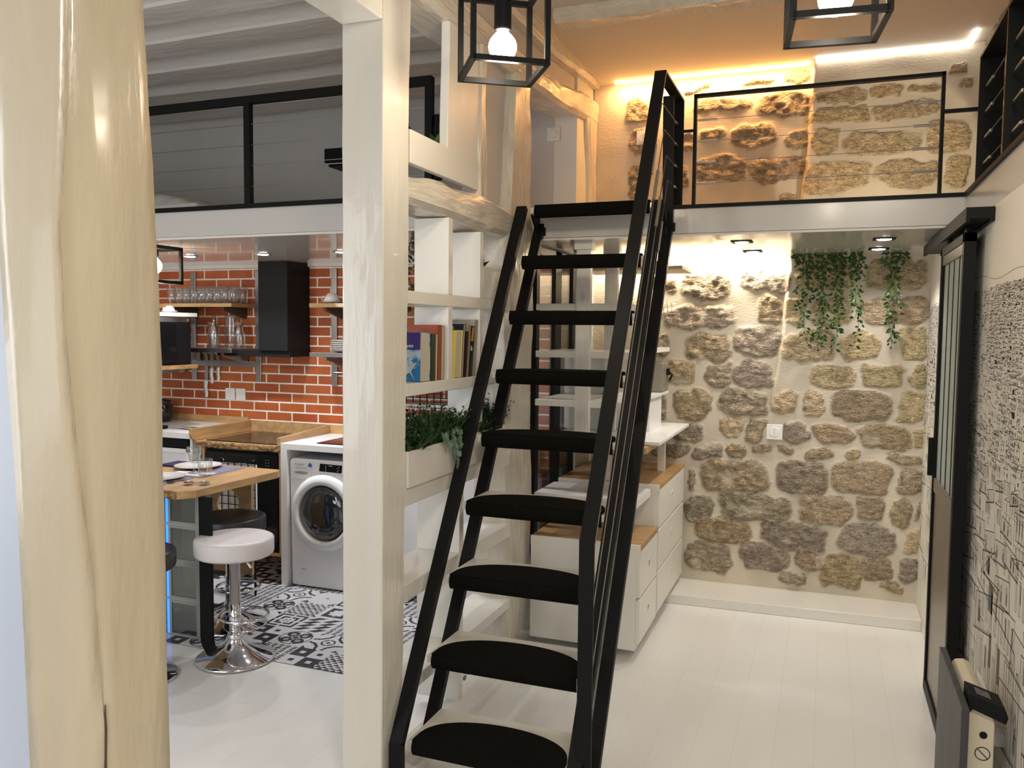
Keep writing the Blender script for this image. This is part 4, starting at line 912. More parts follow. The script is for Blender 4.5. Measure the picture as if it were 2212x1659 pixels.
# ------------------------------------------------------------------ heater
def heater():
    t = thing('wall_heater', 'slim electric heater with a dark slate front panel and beige casing by the city mural', 'heater', (.44, 2.82, .06))
    part('slate_panel', MB().box(.385, .405, 2.565, 3.06, .08, .575), SLATE, t, bevel=.002)
    prof = [(.412, .10), (.412, .535), (.425, .555), (.450, .560), (.470, .548), (.480, .520), (.482, .10)]
    part('casing', MB().prism(prof, 'y', 2.63, 3.02), BEIGE, t, bevel=.004)
    mb = MB()
    for k in range(14): mb.box(.4825, .4835, 2.70 + k * .022, 2.71 + k * .022, .30, .52)
    part('air_grille', mb, solid('grille_shadow_brown', (.25, .21, .15), .6), t)['kind'] = 'stuff'
    c = part('control_box', MB().prism([(.410, .560), (.505, .525), (.510, .545), (.500, .572), (.410, .600)], 'y', 2.615, 2.715), BLKM, t, bevel=.002)
    part('screen', MB().add([(.432, 2.64, .5945), (.470, 2.64, .5825), (.470, 2.69, .5825), (.432, 2.69, .5945)], [(0, 1, 2, 3)]), solid('dim_display', (.06, .07, .10), .2), c)
    part('button', MB().lathe([(.010, 0), (.010, -.003), (0, -.003)], (.452, 2.63, .480), 16, 'y'), BLKM, t)
    ring = [(.452 + .019 * math.cos(a), 2.629, .425 + .019 * math.sin(a)) for a in [2 * PI * k / 24 for k in range(24)]]
    part('warning_sign', MB().tube(ring, .0012, 5, closed=True).tube([(.440, 2.629, .437), (.464, 2.629, .413)], .0012, 5), BLKM, t)
    parts('wall_bracket', [MB().box(.482, W, 2.75, 2.79, .4, .44), MB().box(.482, W, 2.95, 2.99, .4, .44)], STEEL, t)
heater()

# ------------------------------------------------------------------ kitchen: units along the brick wall
KF = 4.29; KW = 4.878
def worktop_units():
    t = thing('kitchen_unit', 'white laminate counter with an open bay for the washing machine', 'kitchen unit', (-2.9, 4.6, 0), 'kitchen units along the brick wall')
    part('worktop', MB().box(-3.18, -2.20, KF, 4.84, .868, .907), WHL, t, bevel=.002)
    parts('side_panel', [MB().box(-3.18, -3.132, KF, 4.84, .002, .868), MB().box(-2.45, -2.42, KF, 4.84, .002, .868)], WHL, t, bevel=.001)
    part('back_upstand', MB().box(-3.18, -2.2, 4.84, KW, .868, .962), OAK, t)
    part('base_cabinet', MB().box(-2.42, -2.20, KF + .02, 4.84, .10, .868), WHL, t)
    t = thing('kitchen_unit', 'live-edge oak hob worktop with raised oak edges over the black oven', 'kitchen unit', (-3.5, 4.6, 0), 'kitchen units along the brick wall')
    wt = part('worktop', MB().box(-3.855, -3.182, KF + .004, KW, .848, .884), OAK, t)
    mb = timber([(-3.84, KF - .006, KF + .012, .846, .886), (-3.5, KF - .012, KF + .012, .845, .885), (-3.184, KF - .002, KF + .012, .846, .884)], corner=.006, amp=.004, seed=61, axis='x', step=.012, detail=9)
    part('bark_edge', mb, BARK, wt, smooth=True)
    parts('raised_edge', [MB().prism([(KF + .012, .886), (KW, .886), (KW, .964), (KF - .028, .964), (KF - .028, .925), (KF - .018, .90)], 'x', -3.875, -3.855),
                          MB().prism([(KF - .001, .8845), (KW, .8845), (KW, .964), (KF - .001, .938)], 'x', -3.205, -3.182),
                          MB().box(-3.853, -3.207, KW - .016, KW, .8845, .964)], OAKY, t, bevel=.0015)
    parts('side_board', [MB().box(-3.80, -3.782, KF + .01, 4.8, .20, .848), MB().box(-3.20, -3.183, KF + .01, 4.8, .20, .848), MB().box(-3.80, -3.183, KF + .01, 4.8, .18, .20)], OAKY, t)
    hob = thing('induction_hob', 'flat black glass hob sunk between the raised oak edges', 'hob', (-3.5, 4.58, .8842))
    part('glass_top', MB().box(-3.80, -3.24, KF + .045, KW - .03, .8842, .8895), GLBK, hob, bevel=.0015)
    t = thing('kitchen_unit', 'white laminate counter left of the hob with oak upstand', 'kitchen unit', (-4.5, 4.6, 0), 'kitchen units along the brick wall')
    part('worktop', MB().box(-5.3, -3.877, KF, 4.86, .892, .932), WHL, t, bevel=.002)
    part('cabinet_body', MB().box(-5.3, -3.896, KF + .02, 4.85, .10, .78), WHL, t); part('side_panel', MB().box(-3.895, -3.877, KF + .005, 4.859, .002, .892), WHL, t)
    part('open_slot', MB().box(-4.6, -3.92, KF + .015, 4.7, .83, .891), BLKM, t)
    part('drawer', MB().box(-4.6, -3.905, KF - .006, KF + .018, .62, .80), WHG, t, bevel=.003)
    part('drawer_lip', MB().box(-4.6, -3.92, KF - .014, KF - .006, .80, .826), WHG, t)
    part('back_upstand', MB().box(-5.3, -3.877, 4.86, KW, .932, .984), OAK, t)
worktop_units()
def oven():
    t = thing('built_in_oven', 'black glass built-in oven with two round chrome-ringed dials', 'oven', (-3.49, 4.5, .20)); y = KF + .006
    part('body', MB().box(-3.78, -3.202, y + .02, 4.76, .205, .845), BLKM, t)
    part('control_panel', MB().box(-3.775, -3.207, y, y + .02, .715, .825), GLBK, t, bevel=.002)
    part('door_glass', MB().box(-3.775, -3.207, y - .004, y + .02, .23, .705), GLBK, t, bevel=.003)
    part('handle', MB().tube([(-3.72, y - .02, .665), (-3.26, y - .02, .665)], .006, 8), BLK, t)
    for x in (-3.64, -3.395):
        d = part('dial', MB().lathe([(.016, 0), (.016, -.014), (0, -.014)], (x, y, .767), 20, 'y'), BLKM, t)
        ring = [(x + .019 * math.cos(a), y - .003, .767 + .019 * math.sin(a)) for a in [2 * PI * k / 24 for k in range(24)]]
        part('chrome_ring', MB().tube(ring, .0016, 5, closed=True), CHROME, d)
    mb = MB()
    for i in range(2):
        for j in range(4): mb.box(-3.30 + i * .02, -3.292 + i * .02, y - .0006, y, .735 + j * .018, .739 + j * .018)
    part('printed_symbols', mb, GREYL, t)['kind'] = 'stuff'
    mb = MB()
    for j in range(5): mb.box(-3.505 + j * .012, -3.497 + j * .012, y - .0006, y, .752, .760)
    part('clock_display', mb, GREYL, t)['kind'] = 'stuff'
oven()
def washer():
    t = thing('washing_machine', 'white front-loading washing machine with a smoked round door', 'washing machine', (-2.80, 4.55, 0)); y = 4.312; x0, x1 = -3.125, -2.53
    r = .03; prof = [(x0 + .012, .012), (x1 - .012, .012)] + [(x1 - r + r * math.cos(a), .815 - r + r * math.sin(a)) for a in [PI / 2 * k / 6 for k in range(7)]] + [(x0 + r + r * math.cos(a), .815 - r + r * math.sin(a)) for a in [PI / 2 + PI / 2 * k / 6 for k in range(7)]]
    part('body', MB().prism(prof, 'y', y, 4.82), WHG, t, bevel=.004)
    cx, cz = -2.868, .488
    part('door_ring', MB().lathe([(.238, .001), (.238, -.012), (.225, -.030), (.20, -.040), (.178, -.036), (.176, -.024), (.172, -.010), (.172, .001)], (cx, y, cz), 56, 'y'), WHG, t, smooth=True)
    part('door_glass', MB().lathe([(.172, -.016), (.16, -.026), (.12, -.040), (.07, -.048), (0, -.050)], (cx, y, cz), 48, 'y'), pm('smoked_door_glass', (.018, .019, .022), .06, spec=.9, coat=1), t, smooth=True)
    part('door_latch', MB().prism([(cx + .15, cz + .02), (cx + .185, cz + .05), (cx + .19, cz + .0), (cx + .185, cz - .05), (cx + .15, cz - .02)], 'y', y - .043, y - .030), BLKM, t)
    part('detergent_drawer', MB().box(x0 + .012, x0 + .155, y - .0035, y + .001, .688, .79), WHG, t, bevel=.0015)
    part('drawer_grip', MB().lathe([(.050, -.004), (.045, -.0055), (0, -.0058)], (0, 0, 0), 28, 'y'), pm('grip_shadow_grey', (.33, .33, .37), .5), t, local=True)
    g = bpy.data.objects['drawer_grip']; g.scale = (1, 1, .18); g.location = (x0 + .085 - (-2.80), y - 4.55, .728)
    part('display', MB().prism([(x0 + .215, .745), (x0 + .375, .742), (x0 + .38, .79), (x0 + .222, .793)], 'y', y - .0022, y), GLBK, t)
    mb = MB(); rs = random.Random(4)
    for i in range(4):
        mb.box(x0 + .345 + .010 * (i % 2), x0 + .350 + .010 * (i % 2), y - .0028, y - .0020, .75 + .009 * i, .754 + .009 * i); mb.box(x0 + .262, x0 + .267, y - .0028, y - .002, .75 + .010 * i, .7535 + .010 * i)
    mb.box(x0 + .285, x0 + .31, y - .0028, y - .002, .781, .784)
    part('display_symbols', mb, WH, t)['kind'] = 'stuff'
    mb = MB()
    for i in range(7): mb.box(x0 + .22 + i * .026, x0 + .229 + i * .026, y - .0008, y, .726 + .003 * (i % 2), .730 + .003 * (i % 2))
    for i in range(6): mb.box(x0 + .045 + i * .014, x0 + .053 + i * .014, y - .0044, y - .0034, .755, .761)
    part('printed_symbols', mb, GREYL, t)['kind'] = 'stuff'
    text('brand_lettering', 'C', .026, GREYL, frameM((x0 + .040, y - .0042, .772), (1, 0, 0), (0, 0, 1)), t)
    text('brand_lettering', 'ANDY', .019, GREYL, frameM((x0 + .058, y - .0042, .7715), (1, 0, .0), (0, 0, 1)), t)
    part('blue_badge', MB().prism([(x0 + .135, .768), (x0 + .162, .766), (x0 + .163, .782), (x0 + .15, .794), (x0 + .137, .780)], 'y', y - .0046, y - .0034), solid('badge_blue', (.03, .16, .46), .4), t)
    part('filter_mark', MB().box(x0 + .08, x0 + .12, y - .001, y, .115, .119), GREYL, t)
    parts('foot', [MB().lathe([(.02, 0), (.02, .012)], (x, yy, 0), 10) for x in (x0 + .05, x1 - .05) for yy in (4.37, 4.77)], BLKM, t)
washer()
single('black_tray', MB().box(-2.96, -2.60, 4.36, 4.70, .9075, .914), GLBK, 'flat black glass plate on the white counter above the washing machine', 'tray', loc=(-2.8, 4.5, .9075), bevel=.002)

# metal wall rails and shelves
def rails():
    for x, z0, z1, lab in ((-4.365, 1.245, 2.03, 'steel wall upright left of the shelf glasses'), (-3.79, 1.245, 2.03, 'steel wall upright just left of the cooker hood'), (-3.160, 1.235, 2.035, 'steel wall upright right of the cooker hood'), (-2.50, 1.235, 2.035, 'steel wall upright seen through the partition shelves')):
        single('wall_upright', MB().box(x - .022, x + .022, KW - .012, KW, z0, z1), STEEL, lab, 'shelf upright', loc=(x, KW, z0), group='steel uprights on the brick wall', bevel=.001)
rails()
def wshelf(label, x0, x1, y0, z, th, mat, under=None, steel=False):
    t = thing('wall_shelf', label, 'shelf', ((x0 + x1) / 2, 4.75, z - th), 'shelves on the brick wall')
    part('board', MB().box(x0, x1, y0, KW - .014, z - th, z), mat, t, bevel=.001)
    for x in (x0 + .10, x1 - .10): part('bracket', MB().prism([(y0 + .03, z - th), (KW - .014, z - th), (KW - .014, z - th - .075), (KW - .04, z - th - .075), (y0 + .03, z - th - .018)], 'x', x - .012, x + .012), under or DRKW, t)
    return t
wshelf('oak shelf carrying the row of drinking glasses', -4.43, -3.80, 4.60, 1.792, .024, OAK)
wshelf('steel shelf carrying bottles and the glass jug beside the hood', -4.40, -3.79, 4.58, 1.482, .028, STEEL, STEEL)
wshelf('oak shelf with white cups right of the hood', -3.175, -1.95, 4.60, 1.790, .026, OAK)
wshelf('steel shelf with the stack of plates right of the hood', -3.175, -1.95, 4.60, 1.468, .028, STEEL, STEEL)
def side_shelf(label, z, th, mat, bm):
    t = thing('wall_shelf', label, 'shelf', (-4.3, 4.2, z - th), 'shelves over the left counter')
    part('board', MB().box(-4.62, -4.03, 3.85, 4.53, z - th, z), mat, t, bevel=.001)
    for x in (-4.56, -4.44): part('bracket', MB().box(x, x + .02, 4.40, KW, z - th - .05, z - th), bm, t)
side_shelf('white shelf over the microwave with two cups on it', 1.722, .026, WHL, WHL)
side_shelf('low oak shelf under the microwave', 1.372, .026, OAK, STEEL)
def hood():
    t = thing('cooker_hood', 'black box-shaped cooker hood on the brick wall', 'cooker hood', (-3.5, 4.76, 1.43))
    part('canopy', MB().box(-3.962, -3.357, 4.642, KW - .001, 1.432, 1.474), BLKM, t, bevel=.002)
    c = part('chimney', MB().box(-3.595, -3.362, 4.622, KW - .001, 1.474, 2.072), pm('satin_black_hood', (.011, .011, .012), .5, spec=.2), t, bevel=.001)
    part('vent', MB().box(-3.3622, -3.3612, 4.66, 4.84, 1.985, 2.02), BLKM, c)
hood()
def microwave():
    t = thing('microwave', 'black microwave oven on the low oak shelf at the left', 'microwave', (-4.26, 4.22, 1.3725))
    part('body', MB().box(-4.46, -4.06, 3.95, 4.50, 1.374, 1.660), BLKM, t, bevel=.004)
    part('door_glass', MB().box(-4.06, -4.056, 3.97, 4.36, 1.385, 1.65), GLBK, t)
microwave()
def mag():
    t = thing('knife_rack', 'horizontal steel magnetic bar between the two left wall uprights', 'knife rack', (-4.08, KW, 1.36))
    part('bar', MB().box(-4.343, -3.812, KW - .010, KW, 1.345, 1.388), STEEL, t)
mag()
def knives():
    t = thing('kitchen_knife', 'longest white-handled knife, hanging lowest on the magnetic bar', 'knife', (-4.25, KW - .012, 1.30), 'white-handled knives on the magnetic bar')
    y = KW - .0125
    part('blade', MB().prism([(-4.268, 1.24), (-4.236, 1.24), (-4.236, 1.40), (-4.242, 1.44), (-4.266, 1.455)], 'y', y, y + .0018), STEEL, t)
    h = part('handle', timber([(1.115, -4.262, -4.240, y - .010, y + .004), (1.14, -4.258, -4.236, y - .012, y + .006), (1.19, -4.266, -4.242, y - .012, y + .006), (1.24, -4.268, -4.236, y - .008, y + .004)], corner=.006, amp=0, seed=3, step=.01), CERAM, t, smooth=True)
    part('grip_inlay', MB().prism([(-4.2665, 1.15), (-4.259, 1.14), (-4.262, 1.20), (-4.268, 1.235)], 'y', y - .013, y + .004), GREYL, h)
    k = copy_tree(t, (-4.197, KW - .012, 1.385), label='middle white-handled knife with a broad blade'); k.scale = (1.0, 1, .9)
    k = copy_tree(t, (-4.137, KW - .012, 1.385), label='slim white-handled knife, right one of the magnetic bar'); k.scale = (.8, 1, .78)
knives()
plate_switch('power_socket', 'left one of the two white wall sockets above the oak worktop', 'socket', (-4.045, KW, 1.147), '-y', .084, 'socket')['group'] = 'white sockets on the brick wall'
plate_switch('power_socket', 'right one of the two white wall sockets above the oak worktop', 'socket', (-3.952, KW, 1.147), '-y', .084, 'socket')['group'] = 'white sockets on the brick wall'
# glassware
def tumbler_mesh(r0, r1, h, th=.0022):
    return MB().lathe([(0, 0), (r0 - .002, 0), (r0, .002), (r0 + (r1 - r0) * .5, h * .5), (r1, h), (r1 - th, h), (r0 + (r1 - r0) * .5 - th, h * .5), (r0 - th, .010), (0, .008)], (0, 0, 0), 20)
def glass_row():
    base = part('drinking_glass', tumbler_mesh(.030, .034, .118), GLASS, None, smooth=True); first = True
    names = ['first', 'second', 'third', 'fourth', 'fifth', 'sixth', 'seventh', 'eighth', 'ninth']
    for r, (y, nm) in enumerate(((4.665, 'front row'), (4.76, 'back row'))):
        for i in range(9):
            x = -4.375 + i * .0668 + (.01 if r else 0)
            if first: o = base; first = False
            else: o = base.copy(); COL.objects.link(o)
            o.location = (x, y, 1.7925); BASE[o.name] = Vector(o.location)
            tag(o, 'clear drinking glass on the oak shelf, %s from the left in the %s' % (names[i], nm), 'glass', 'drinking glasses on the oak shelf')
glass_row()
def bottle(loc, label, h=.235, r=.038, cork=False, neck=.012):
    t = thing('glass_bottle', label, 'bottle', loc, 'bottles and jug on the steel shelf'); nh = h * .78; sh = h * .55
    prof = [(0, 0), (r - .003, 0), (r, .004), (r, sh), (r * .8, sh + .025), (neck + .002, nh - .01), (neck, nh), (neck, h), (neck - .002, h), (neck - .002, nh), (r * .8 - .002, sh + .023), (r - .002, sh), (r - .002, .006), (0, .006)]
    part('glass_body', MB().lathe(prof, loc, 24), GLASS, t, smooth=True)
    if cork: part('cork', MB().lathe([(0, h - .012), (neck - .003, h - .012), (neck + .006, h), (neck + .006, h + .016), (0, h + .016)], loc, 16), CORK, t)
    return t
bottle((-4.235, 4.67, 1.4825), 'clear narrow-necked bottle at the left end of the steel shelf', .225, .036)
bottle((-4.12, 4.78, 1.4825), 'corked glass carafe between the two bottles', .165, .036, True, .024)
bottle((-4.00, 4.66, 1.4825), 'clear swing-top bottle in front of the glass jug', .225, .040)
bottle((-3.85, 4.74, 1.4825), 'corked glass carafe nearest the cooker hood', .165, .040, True, .024)
def jug():
    c = (-3.965, 4.80, 1.4825); t = thing('glass_jug', 'tall glass jug with handle at the back of the steel shelf', 'jug', c, 'bottles and jug on the steel shelf')
    part('glass_body', MB().lathe([(0, 0), (.048, 0), (.05, .01), (.052, .15), (.046, .21), (.05, .235), (.047, .235), (.044, .21), (.049, .15), (.047, .012), (0, .010)], c, 26), GLASS, t, smooth=True)
    part('handle', MB().tube([(c[0] + .048, c[1], c[2] + .215), (c[0] + .085, c[1], c[2] + .215), (c[0] + .10, c[1], c[2] + .17), (c[0] + .09, c[1], c[2] + .09), (c[0] + .052, c[1], c[2] + .06)], .005, 8), GLASS, t, smooth=True)
jug()
def cup(loc, label, group, s=1.0, ang=PI):
    t = thing('tea_cup', label, 'cup', loc, group)
    part('saucer', MB().lathe([(0, 0), (.03 * s, 0), (.062 * s, .010), (.064 * s, .012), (.03 * s, .006), (0, .006)], loc, 28), CERAM, t, smooth=True)
    part('bowl', MB().lathe([(0, .056 * s), (.012, .056 * s), (.022 * s, .054 * s), (.038 * s, .036 * s), (.046 * s, .0125), (.043 * s, .0125), (.034 * s, .034 * s), (0, .050 * s)], loc, 28), CERAM, t, smooth=True)
    a = Vector(loc); part('handle', MB().tube([a + Vector((math.cos(ang) * q * s, math.sin(ang) * q * s, z * s)) for q, z in ((.040, .030), (.055, .040), (.066, .034), (.064, .022), (.046, .016))], .0035, 8), CERAM, t, smooth=True)
    return t
cup((-3.065, 4.70, 1.7905), 'upturned white cup on its saucer at the left end of the oak shelf', 'cups on the right oak shelf', 1.25)
cup((-2.90, 4.70, 1.7905), 'upturned white cup second from the left on the oak shelf', 'cups on the right oak shelf', 1.25)
cup((-4.10, 4.16, 1.7225), 'white cup and saucer at the left on the microwave shelf', 'cups over the microwave', 1.0)
cup((-4.11, 4.36, 1.7225), 'low white bowl-like cup at the right on the microwave shelf', 'cups over the microwave', .8)
def plates():
    base = part('dinner_plate', MB().lathe([(0, 0), (.07, 0), (.075, .002), (.125, .0135), (.128, .0150), (.124, .0152), (.074, .0048), (0, .0040)], (0, 0, 0), 36), CERAM, None, smooth=True)
    nm = ['lowest', 'second from the bottom', 'third from the bottom', 'fourth from the bottom', 'fifth from the bottom', 'topmost']
    for i in range(6):
        o = base if i == 0 else base.copy()
        if i: COL.objects.link(o)
        o.location = (-2.955, 4.73, 1.4685 + i * .0135); BASE[o.name] = Vector(o.location)
        tag(o, 'white dinner plate in the stack on the steel shelf, %s' % nm[i], 'plate', 'stacked plates on the steel shelf')
    return base
plate0 = plates()
def jar(x, y, z, r, h, label): single('storage_jar', MB().lathe([(0, 0), (r * .8, 0), (r, h * .15), (r, h * .7), (r * .7, h * .82), (r * .9, h * .86), (r * .9, h * .92), (r * .3, h), (0, h)], (x, y, z), 24), pm('glossy_black_ceramic', (.01, .01, .012), .15, coat=.5), label, 'jar', loc=(x, y, z), smooth=True)
jar(-4.56, 4.75, .9325, .075, .17, 'glossy black lidded jar on the left white counter')
def towel_rail():
    single('towel_rail', MB().tube([(-3.145, KW - .02, 1.325), (-3.145, KW - .04, 1.325), (-2.52, KW - .04, 1.325), (-2.52, KW - .012, 1.325)], .006, 8), CHROME, 'thin chrome rail under the plate shelf', 'rail')
towel_rail()
def trivet():
    mb = MB()
    for k in range(9): mb.tube([(-4.16 + k * .018, 4.40, .938), (-4.13 + k * .018, 4.44, .938), (-4.16 + k * .018, 4.48, .938), (-4.13 + k * .018, 4.52, .938)], .0018, 5)
    mb.tube([(-4.18, 4.40, .938), (-3.99, 4.40, .938)], .0025, 5).tube([(-4.15, 4.52, .938), (-3.97, 4.52, .938)], .0025, 5)
    t = thing('wire_drainer', 'folding black and chrome wire drainer lying on the left white counter', 'dish drainer', (-4.08, 4.45, .9325))
    part('wire', mb, CHROME, t); part('end_block', MB().box(-4.235, -4.195, 4.39, 4.42, .933, .955), BLKM, t)
trivet()
def coffee_pot():
    pass
# hanging pots rack & white cabinet right of the kitchen, glimpsed through the partition
def pot_rack():
    t = thing('mesh_rack', 'black wire mesh rack with a steel edge seen under the book shelf', 'rack', (-2.30, 4.80, 1.18))
    mb = MB()
    for k in range(14): mb.box(-2.62 + k * .05, -2.615 + k * .05, 4.80, 4.805, 1.15, 1.30)
    for k in range(6): mb.box(-2.62, -1.95, 4.80, 4.805, 1.155 + k * .027, 1.159 + k * .027)
    part('mesh', mb, BLKM, t)['kind'] = 'stuff'
    part('tray', MB().box(-2.62, -1.95, 4.68, 4.86, 1.135, 1.15), STEEL, t)
pot_rack()
def fridge():
    t = thing('tall_cabinet', 'tall white cabinet at the right end of the kitchen behind the glass partition', 'cabinet', (-1.9, 4.6, 0))
    part('body', MB().box(-2.19, -1.66, 4.30, KW, .002, .90), WHL, t, bevel=.002)
    part('door', MB().box(-2.185, -1.665, 4.28, 4.30, .08, .88), WHL, t, bevel=.002)
fridge()
def kettle():
    c = (-1.86, 4.62, .9005); t = thing('electric_kettle', 'pale ribbed kettle behind the glass partition', 'kettle', c)
    part('body', MB().lathe([(0, 0), (.075, 0), (.08, .02), (.07, .15), (.055, .19), (.02, .20), (0, .20)], c, 28), WHL, t, smooth=True)
    part('handle', MB().tube([(c[0] - .06, c[1], c[2] + .18), (c[0] - .12, c[1], c[2] + .17), (c[0] - .12, c[1], c[2] + .05), (c[0] - .075, c[1], c[2] + .03)], .008, 8), BLKM, t)
kettle()

# ------------------------------------------------------------------ breakfast table on a glass-block wall
def table():
    t = thing('breakfast_table', 'oak breakfast table with bark edge resting on the glass-block wall', 'table', (-3.2, 3.5, 0)); zt = .84; zb = .800
    poly = [(-3.55, 3.145), (-3.06, 3.105), (-2.88, 3.085), (-2.828, 3.155), (-2.800, 3.75), (-2.82, 3.80), (-3.10, 3.80), (-3.55, 3.80)]
    top = part('tabletop', MB().prism(poly, 'z', zb, zt), OAKY, t, bevel=.004)
    edge = timber([(-3.55, 3.138, 3.150, zb + .001, zt - .001), (-3.06, 3.098, 3.112, zb, zt - .001), (-2.885, 3.078, 3.092, zb, zt - .001)], corner=.004, amp=.005, seed=71, axis='x', step=.012, detail=9)
    part('bark_edge', edge, BARK, top, smooth=True)
    # black steel leg bent into a foot
    cx = -2.915; w0 = 3.215
    mb = MB(); y0, y1 = 3.155, 3.215
    lx = -2.848; out = [(lx, zb), (lx, .10)] + [(lx + .10 - .10 * math.cos(a), .10 - .10 * math.sin(a)) for a in [PI / 2 * k / 6 for k in range(7)]] + [(-2.58, 0.001), (-2.58, .05), (-2.74, .05)] + \
          [(-2.74 - .035 * math.sin(a) , .085 - .035 * math.cos(a)) for a in [PI / 2 * k / 6 for k in range(7)]] + [(-2.775, zb)]
    part('steel_leg', MB().prism([(x, max(z, .001)) for x, z in out], 'y', 3.19, 3.205), BLK, t)
    # oak end panel with a round cut-out
    c = (-3.232, .61); R = .080; ring = [(c[0] + R * math.cos(a), c[1] + R * math.sin(a)) for a in [2 * PI * k / 32 for k in range(32)]]
    sq = []
    for k in range(32):
        a = 2 * PI * k / 32; ca, sa = math.cos(a), math.sin(a); m_ = max(abs(ca) / .167, abs(sa) / .188); sq.append((c[0] + ca / m_, c[1] + sa / m_))
    vs = [(x, 3.86, z) for x, z in ring] + [(x, 3.86, z) for x, z in sq] + [(x, 3.88, z) for x, z in ring] + [(x, 3.88, z) for x, z in sq]
    fs = []
    for k in range(32):
        j = (k + 1) % 32; fs += [(k, j, 32 + j, 32 + k), (64 + k, 96 + k, 96 + j, 64 + j), (k, 64 + k, 64 + j, j), (32 + k, 32 + j, 96 + j, 96 + k)]
    pnl = MB().add(vs, fs).box(-3.399, -3.065, 3.86, 3.88, .2, .4215)
    p = part('end_panel', pnl, OAK, t)
    part('apron', MB().box(-3.40, -3.07, 3.785, 3.859, .76, .7995), OAK, t)
table()
def grid_basket():
    mb = MB()
    for k in range(8): mb.box(-3.54 + k * .05, -3.536 + k * .05, 4.05, 4.054, .40, .85)
    for k in range(10): mb.box(-3.54, -3.19, 4.046, 4.05, .40 + k * .05, .404 + k * .05)
    t = thing('wire_basket', 'dark wire grid over white paper seen through the round hole under the table', 'basket', (-3.5, 4.08, .0))
    part('grid', mb, BLKM, t)['kind'] = 'stuff'
    part('liner', MB().box(-3.54, -3.19, 4.06, 4.075, .30, .80), WHL, t)
    parts('leg', [MB().box(x, x + .01, 4.05, 4.06, .001, .40) for x in (-3.54, -3.20)], BLKM, t)
grid_basket()
def glass_blocks():
    GB = thin_glass('glass_block_glass', (.52, .58, .55), .10, 1.6); MORT = pm('grey_block_mortar', (.36, .37, .35), .7); GBF = pm('glass_block_rim', (.26, .29, .27), .25, spec=.6, coat=.3)
    base = None; w_, h_ = .190, .190; y0, y1 = 3.35, 3.43; xs = (-3.19, -3.42)
    rows = ['bottom', 'second', 'third', 'top']
    for ci, x0 in enumerate(xs):
        for r in range(4):
            z0 = .006 + r * .1985
            if base is None:
                t = thing('glass_block', 'x', 'glass block', (x0, y0, z0), 'glass blocks carrying the table'); base = t
                mb = MB()
                for a in ((x0, x0 + .014, z0, z0 + h_), (x0 + w_ - .014, x0 + w_, z0, z0 + h_), (x0 + .014, x0 + w_ - .014, z0, z0 + .014), (x0 + .014, x0 + w_ - .014, z0 + h_ - .014, z0 + h_)): mb.box(a[0], a[1], y0 + .001, y1 - .001, a[2], a[3])
                part('rim', mb, GBF, t)
                parts('glass_face', [MB().box(x0 + .012, x0 + w_ - .012, yy, yy + .006, z0 + .012, z0 + h_ - .012) for yy in (y0 + .004, y1 - .010)], GB, t)
                o = t
            else: o = copy_tree(base, (x0, y0, z0))
            o['label'] = ('clear glass block in the %s row of the right column, beside the black steel leg' if ci == 0 else 'clear glass block in the %s row of the column hidden by the cream post') % rows[r]
    # grey joints between the blocks
    mb = MB()
    for r in range(5): mb.box(-3.43, -2.995, y0 + .004, y1 - .004, max(.0005, r * .1985 - .0025), .0058 + r * .1985)
    t = thing('block_wall_frame', 'grey mortar grid holding the glass blocks under the table', 'mortar frame', (-3.2, 3.39, 0))
    part('bed_joints', mb, MORT, t)['kind'] = 'stuff'
    part('end_joint', MB().box(-2.998, -2.986, y0, y1, .0005, .799), MORT, t)
    single('blue_led_strip', MB().box(-3.218, -3.202, y0 + .012, y0 + .02, .01, .79), LEDB, 'glowing blue light strip between the glass block columns', 'light strip')
glass_blocks()
light('blue_led_glow', 'AREA', (-3.21, 3.44, .4), .25, (.05, .3, 1.0), .02, .7, (math.radians(-90), 0, 0))
def stool(loc, label, seatm, h=.60, ang=0.0):
    t = thing('bar_stool', label, 'bar stool', loc, 'round bar stools at the breakfast table'); x, y, z = loc
    R = .188
    part('seat', MB().lathe([(0, h - .088), (R - .012, h - .088), (R - .003, h - .080), (R, h - .070), (R, h - .014), (R - .004, h - .006), (R - .014, h - .001), (R - .03, h), (0, h + .001)], loc, 64), seatm, t, smooth=True)
    part('base', MB().lathe([(0, .0), (.190, .0), (.192, .006), (.185, .012), (.12, .034), (.06, .066), (.036, .095), (.034, .105), (0, .105)], loc, 48), CHROME, t, smooth=True)
    part('collar', MB().lathe([(.036, .10), (.040, .11), (.036, .125), (.030, .128)], loc, 28), CHROME, t, smooth=True)
    part('column', MB().lathe([(.029, .105), (.029, h * .46), (.0255, h * .46), (.0255, h - .076)], loc, 28), CHROME, t, smooth=True)
    q = [(x + math.cos(a + ang) * .115 - math.cos(ang) * .045, y + math.sin(a + ang) * .115 - math.sin(ang) * .045, z + .215) for a in [2 * PI * k / 30 for k in range(30)]]
    part('footrest', MB().tube(q, .0075, 8, closed=True), CHROME, t, smooth=True)
    part('lever', MB().tube([(x + .02, y, z + h - .085), (x + .08, y - .02, z + h - .10), (x + .13, y - .04, z + h - .13)], [.004, .004, .007], 8), CHROME, t, smooth=True)
    return t
stool((-2.672, 3.235, .0045), 'white round-topped chrome bar stool standing closest to the washing machine', SEATW, .605, math.radians(200))
stool((-3.00, 3.60, .0045), 'dark grey round-topped chrome bar stool behind the white one', SEATD, .605, math.radians(190))
stool((-2.955, 2.88, .0), 'black bar stool almost hidden behind the cream post', SEATD, .60, 0)

